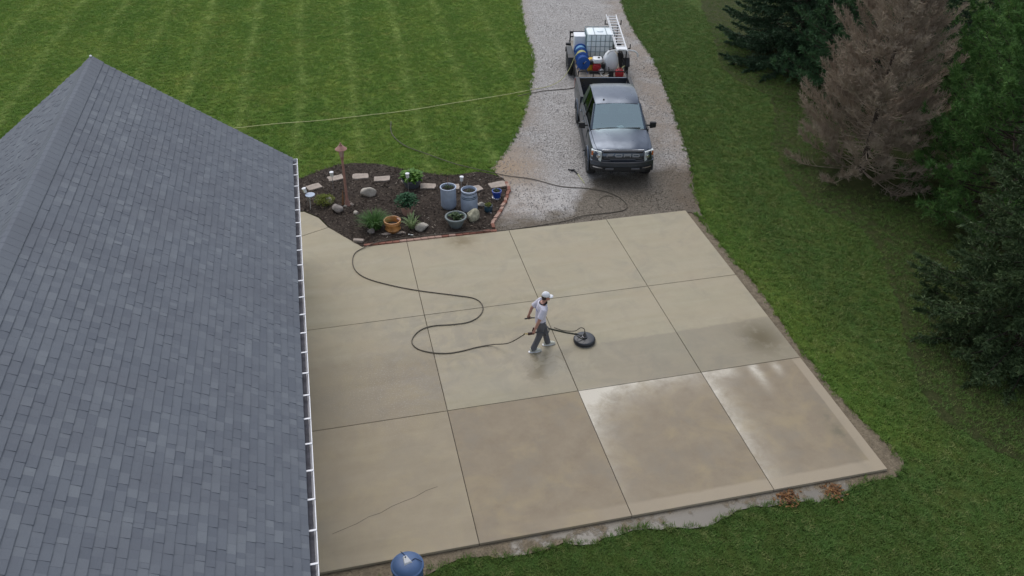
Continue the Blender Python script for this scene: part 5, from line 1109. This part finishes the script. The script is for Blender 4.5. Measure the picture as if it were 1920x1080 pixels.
# ================================================================== TREES
def needlemat(name, stops, trans=.2):
    t = NT(name); isl = t.n('ShaderNodeNewGeometry').outputs['Random Per Island']; n1 = t.noise(1.3, 4, .65)
    f = t.math('ADD', t.math('MULTIPLY', isl, .45), t.math('MULTIPLY', t.mr(n1, .3, .7), .55)); c = t.ramp(f, stops); t.set(c, .6, spec=.25)
    tr = t.n('ShaderNodeBsdfTranslucent', {'Color': c}); mx = t.n('ShaderNodeMixShader', {0: trans, 1: t.b.outputs[0], 2: tr.outputs[0]}); t.t.links.new(mx.outputs[0], t.out.inputs[0]); return t.m
M_SPR = needlemat('spruce_needles', [(0, (.028, .058, .028)), (.55, (.052, .10, .05)), (.9, (.095, .15, .08)), (1, (.15, .20, .11))])
M_SPR2 = needlemat('olive_spruce_needles', [(0, (.035, .062, .026)), (.5, (.066, .105, .042)), (.88, (.115, .16, .066)), (1, (.19, .22, .10))])
M_PIN = needlemat('pine_needles', [(0, (.055, .125, .035)), (.5, (.10, .21, .055)), (.85, (.17, .29, .08)), (1, (.25, .36, .10))], .25)
M_PIN2 = needlemat('deep_pine_needles', [(0, (.035, .085, .038)), (.5, (.065, .14, .06)), (.85, (.11, .20, .085)), (1, (.15, .24, .10))], .2)
M_BARK = simple('bark', (.065, .048, .036), .95, var=.4, scale=10, bump=.8, bscale=20)
t = NT('dead_twig'); n1 = t.noise(1.1, 4, .6); isl = t.n('ShaderNodeNewGeometry').outputs['Random Per Island']
t.set(t.mix(t.math('MULTIPLY', t.math('ADD', isl, t.mr(n1, .3, .7)), .5), (.22, .165, .122), (.52, .425, .325)), .9, spec=.2); M_DEAD = t.m
UP = np.array([0., 0., 1.])
def norm(a): return a / (np.linalg.norm(a, axis=-1, keepdims=True) + 1e-9)
def tris_from(P, D, L_, W, rr):
    """one slim triangle per row: base at P, pointing along D"""
    S_ = norm(np.cross(D, rr.normal(size=P.shape))); b0 = P - S_ * W[:, None]; b1 = P + S_ * W[:, None]; tp = P + D * L_[:, None]
    return np.stack([b0, b1, tp], 1).reshape(-1, 3)
def rods(P0, P1, r0, r1):
    """three-sided tapered rods"""
    d = norm(P1 - P0); ref = np.where(np.abs(d[:, 2:3]) > .9, np.array([[1., 0, 0]]), UP[None]); a = norm(np.cross(d, ref)); b = np.cross(d, a); V = []
    for k in range(3):
        c, s = math.cos(k * 2.094), math.sin(k * 2.094); o = a * c + b * s; V += [P0 + o * r0[:, None], P1 + o * r1[:, None]]
    V = np.stack(V, 1); n = len(P0); base = np.arange(n)[:, None] * 6
    F = np.concatenate([base + np.array([[2 * k, 2 * ((k + 1) % 3), 2 * ((k + 1) % 3) + 1]]) for k in range(3)] + [base + np.array([[2 * k, 2 * ((k + 1) % 3) + 1, 2 * k + 1]]) for k in range(3)], 0)
    return V.reshape(-1, 3), F
def branch_paths(rr, h, r, step, nb, shape=.85, z0=.15, droop=.28, lift=.22, top_up=.5, vmin=.78, wild=1.0):
    out = []; z = z0
    while z < h * .985:
        f = z / h; Rz = r * (1 - f) ** shape * (1.0 if f > .06 else .85) + .08; n = max(4, int(nb * (1 - .45 * f)))
        ph = rr.uniform(0, 6.28)
        for k in range(n):
            a = ph + 6.283 * k / n + rr.normal(0, .22 * wild); L_ = Rz * rr.uniform(vmin, 1.14); s = np.linspace(0, 1, 9)[:, None]
            d = np.array([math.cos(a), math.sin(a), 0]); dr = -droop * (1 - f) + top_up * f ** 1.5 + rr.normal(0, .07) * (wild - 1)
            zz = z + rr.uniform(-.4, .4) * step * wild + L_ * (dr * s + lift * s ** 3); side = np.array([-math.sin(a), math.cos(a), 0]) * rr.normal(0, .08 * wild) * L_
            P = np.concatenate([(d * L_ * s + side * s ** 2)[:, :2], zz], 1); P[:, 2] = np.maximum(P[:, 2], .05 + .04 * rr.uniform()); out.append((P, L_, f))
        z += step * (1 - .45 * f)
    return out
def tree_base(name, loc, h, label, cat='tree', group=None, tr=.16, mat=None):
    e = empty(name, (loc[0], loc[1], -.08), 0, label, cat, group)
    m = MB(); m.tube([(0, 0, -.1), (0, 0, .25), (.02, .01, h * .5), (.0, .0, h * .97)], [tr * 1.3, tr, tr * .6, .012], 10); m.build('trunk', mat or M_BARK, e, 'all'); return e
def spruce(loc, h, r, seed, mat, label, step=.30, nb=9, dens=1.0, nl=.085):
    rr = np.random.default_rng(seed); e = tree_base('spruce_tree', loc, h, label, group='evergreens beside the lawn'); T = []; R0 = []; R1 = []; ra = []; rb = []
    for P, L_, f in branch_paths(rr, h, r, step, nb):
        R0.append(P[:-1]); R1.append(P[1:]); q = np.linspace(.022, .006, 9) * (.4 + L_ / r); ra.append(q[:-1]); rb.append(q[1:])
        n = max(6, int(L_ / .055 * dens)); s = rr.uniform(.22, 1.0, n) ** .8; i = np.minimum((s * 8).astype(int), 7); fr = (s * 8 - i)[:, None]
        B = P[i] * (1 - fr) + P[i + 1] * fr; tan = norm(P[i + 1] - P[i]); sd = norm(np.cross(tan, UP)) * np.where(rr.uniform(size=n) < .5, 1, -1)[:, None]
        D = norm(tan * rr.uniform(.5, 1.1, (n, 1)) + sd * rr.uniform(.3, 1.1, (n, 1)) + UP * rr.normal(-.12, .22, (n, 1))); bl = (.16 + .38 * (1 - s) * L_ ** .5) * rr.uniform(.6, 1.15, n)
        D[s > .93] = tan[s > .93]
        kk = 5; tt = np.linspace(.1, 1.0, kk)
        Q = (B[:, None] + D[:, None] * (bl[:, None] * tt)[..., None] - UP * (.18 * bl[:, None] * tt ** 2)[..., None]).reshape(-1, 3); DD = np.repeat(D, kk, 0)
        for _ in range(3):
            dn = norm(DD * .9 + rr.normal(size=DD.shape) * .55); T.append(tris_from(Q + rr.normal(0, .012, Q.shape), dn, rr.uniform(.7, 1.3, len(Q)) * nl * 1.15, rr.uniform(.014, .028, len(Q)), rr))
    V = np.concatenate(T); trimesh('crown', V, np.arange(len(V)).reshape(-1, 3), mat, e)
    V, F = rods(np.concatenate(R0), np.concatenate(R1), np.concatenate(ra), np.concatenate(rb)); trimesh('limbs', V, F, M_BARK, e); return e
def pine(loc, h, r, seed, mat, label, ntuft=1500, nl=.19):
    rr = np.random.default_rng(seed); e = tree_base('pine_tree', loc, h, label, group='evergreens beside the lawn', tr=.14); T = []; R0 = []; R1 = []; ra = []; rb = []
    br = branch_paths(rr, h, r, .40, 8, shape=.62, z0=.15, droop=.10, lift=.30, top_up=.7); per = max(4, int(ntuft / len(br)))
    for P, L_, f in br:
        R0.append(P[:-1]); R1.append(P[1:]); q = np.linspace(.03, .008, 9) * (.4 + L_ / r); ra.append(q[:-1]); rb.append(q[1:])
        n = max(4, int(per * (.4 + L_ / r))); s = rr.uniform(.3, 1.0, n) ** .75; i = np.minimum((s * 8).astype(int), 7); fr = (s * 8 - i)[:, None]
        B = P[i] * (1 - fr) + P[i + 1] * fr; tan = norm(P[i + 1] - P[i]); off = rr.normal(size=(n, 3)) * [1, 1, .5]; off = norm(off - tan * (off * tan).sum(1, keepdims=True)) * (rr.uniform(.05, .42, n) * (1.15 - s) * L_ ** .5)[:, None]
        C = B + off + tan * rr.uniform(0, .15, (n, 1)); D = norm(off + tan * .35 + UP * .16 + 1e-4)
        R0.append(B); R1.append(C); ra.append(np.full(n, .008)); rb.append(np.full(n, .004))
        for _ in range(20):
            dn = norm(D * .75 + rr.normal(size=D.shape) * .62); T.append(tris_from(C + D * rr.uniform(-.08, .08, (n, 1)), dn, rr.uniform(.6, 1.15, n) * nl, rr.uniform(.009, .018, n), rr))
    V = np.concatenate(T); trimesh('crown', V, np.arange(len(V)).reshape(-1, 3), mat, e)
    V, F = rods(np.concatenate(R0), np.concatenate(R1), np.concatenate(ra), np.concatenate(rb)); trimesh('limbs', V, F, M_BARK, e); return e
def dead_spruce(loc, h, r, seed, label):
    rr = np.random.default_rng(seed); e = tree_base('dead_spruce', loc, h, label, mat=M_BARK, tr=.10); W = [[], [], [], []]
    def put(a, b, r0, r1): W[0].append(a); W[1].append(b); W[2].append(r0); W[3].append(r1)
    for P, L_, f in branch_paths(rr, h, r, .20, 13, shape=.62, z0=.22, droop=.06, lift=.34, top_up=.9, vmin=.45, wild=3.2):
        q = np.linspace(.022, .008, 9) * (.5 + .5 * L_ / r); put(P[:-1], P[1:], q[:-1], q[1:])
        n = int(8 + L_ * 14); s = rr.uniform(.35, 1, n) ** .55; i = np.minimum((s * 8).astype(int), 7); fr = (s * 8 - i)[:, None]
        B = P[i] * (1 - fr) + P[i + 1] * fr; tan = norm(P[i + 1] - P[i]); sd = norm(np.cross(tan, UP)) * np.where(rr.uniform(size=n) < .5, 1, -1)[:, None]
        D = norm(tan * rr.uniform(.4, 1.2, (n, 1)) + sd * rr.uniform(.2, 1.1, (n, 1)) + UP * rr.normal(.30, .38, (n, 1))); bl = (.18 + .30 * (1 - s) * L_ ** .5) * rr.uniform(.5, 1.3, n)
        C1 = B + D * bl[:, None] * .55; C2 = B + D * bl[:, None] + UP * (.55 * bl)[:, None]; put(B, C1, np.full(n, .009), np.full(n, .007)); put(C1, C2, np.full(n, .007), np.full(n, .004))
        for _ in range(6):
            t_ = rr.uniform(.25, 1.0, (n, 1)); Q = B + D * bl[:, None] * t_; dq = norm(D + rr.normal(size=D.shape) * .55 + UP * .15); l2 = rr.uniform(.06, .17, (n, 1)); put(Q, Q + dq * l2, np.full(n, .0055), np.full(n, .003))
    V, F = rods(*[np.concatenate(x) for x in W]); trimesh('bare_branches', V, F, M_DEAD, e)
    return e
dead_spruce((17.5, 22.5), 6.9, 2.55, 11, 'dead leafless brown spruce between the green evergreens')
spruce((20.6, 32.8), 9.5, 3.7, 21, M_SPR, 'dark spruce whose skirt reaches the lawn beside the driveway bend', .25, 11, 1.2)
pine((20.6, 28.0), 8.0, 3.3, 22, M_PIN2, 'deep green soft needled pine between dark and dead spruces', 4000)
pine((19.9, 18.9), 7.5, 3.4, 23, M_PIN, 'bright green pine growing just behind the dead spruce', 5200)
spruce((16.6, 13.3), 8.5, 3.15, 24, M_SPR2, 'olive green spruce nearest the slab corner', .28, 10, 1.1, .095)
pine((23.6, 23.6), 8.0, 3.4, 25, M_PIN, 'bright green pine in the second row beyond the dead spruce', 4200)
spruce((25.6, 30.8), 9.0, 3.0, 26, M_SPR, 'dark spruce in the second row behind the soft needled pine', .36, 8, .8)
spruce((25.2, 37.0), 10.0, 3.3, 27, M_SPR, 'dark spruce farthest back along the driveway side', .40, 8, .75)
pine((30.0, 29.0), 8.5, 3.2, 28, M_PIN2, 'deep green pine at the far back of the evergreen stand', 2800)
spruce((21.3, 15.4), 7.0, 2.7, 29, M_SPR2, 'olive spruce tucked behind the one nearest the slab corner', .34, 9, .9)
pine((29.5, 22.5), 8.0, 3.2, 30, M_PIN, 'bright green pine at the outer back of the evergreen stand', 2600)
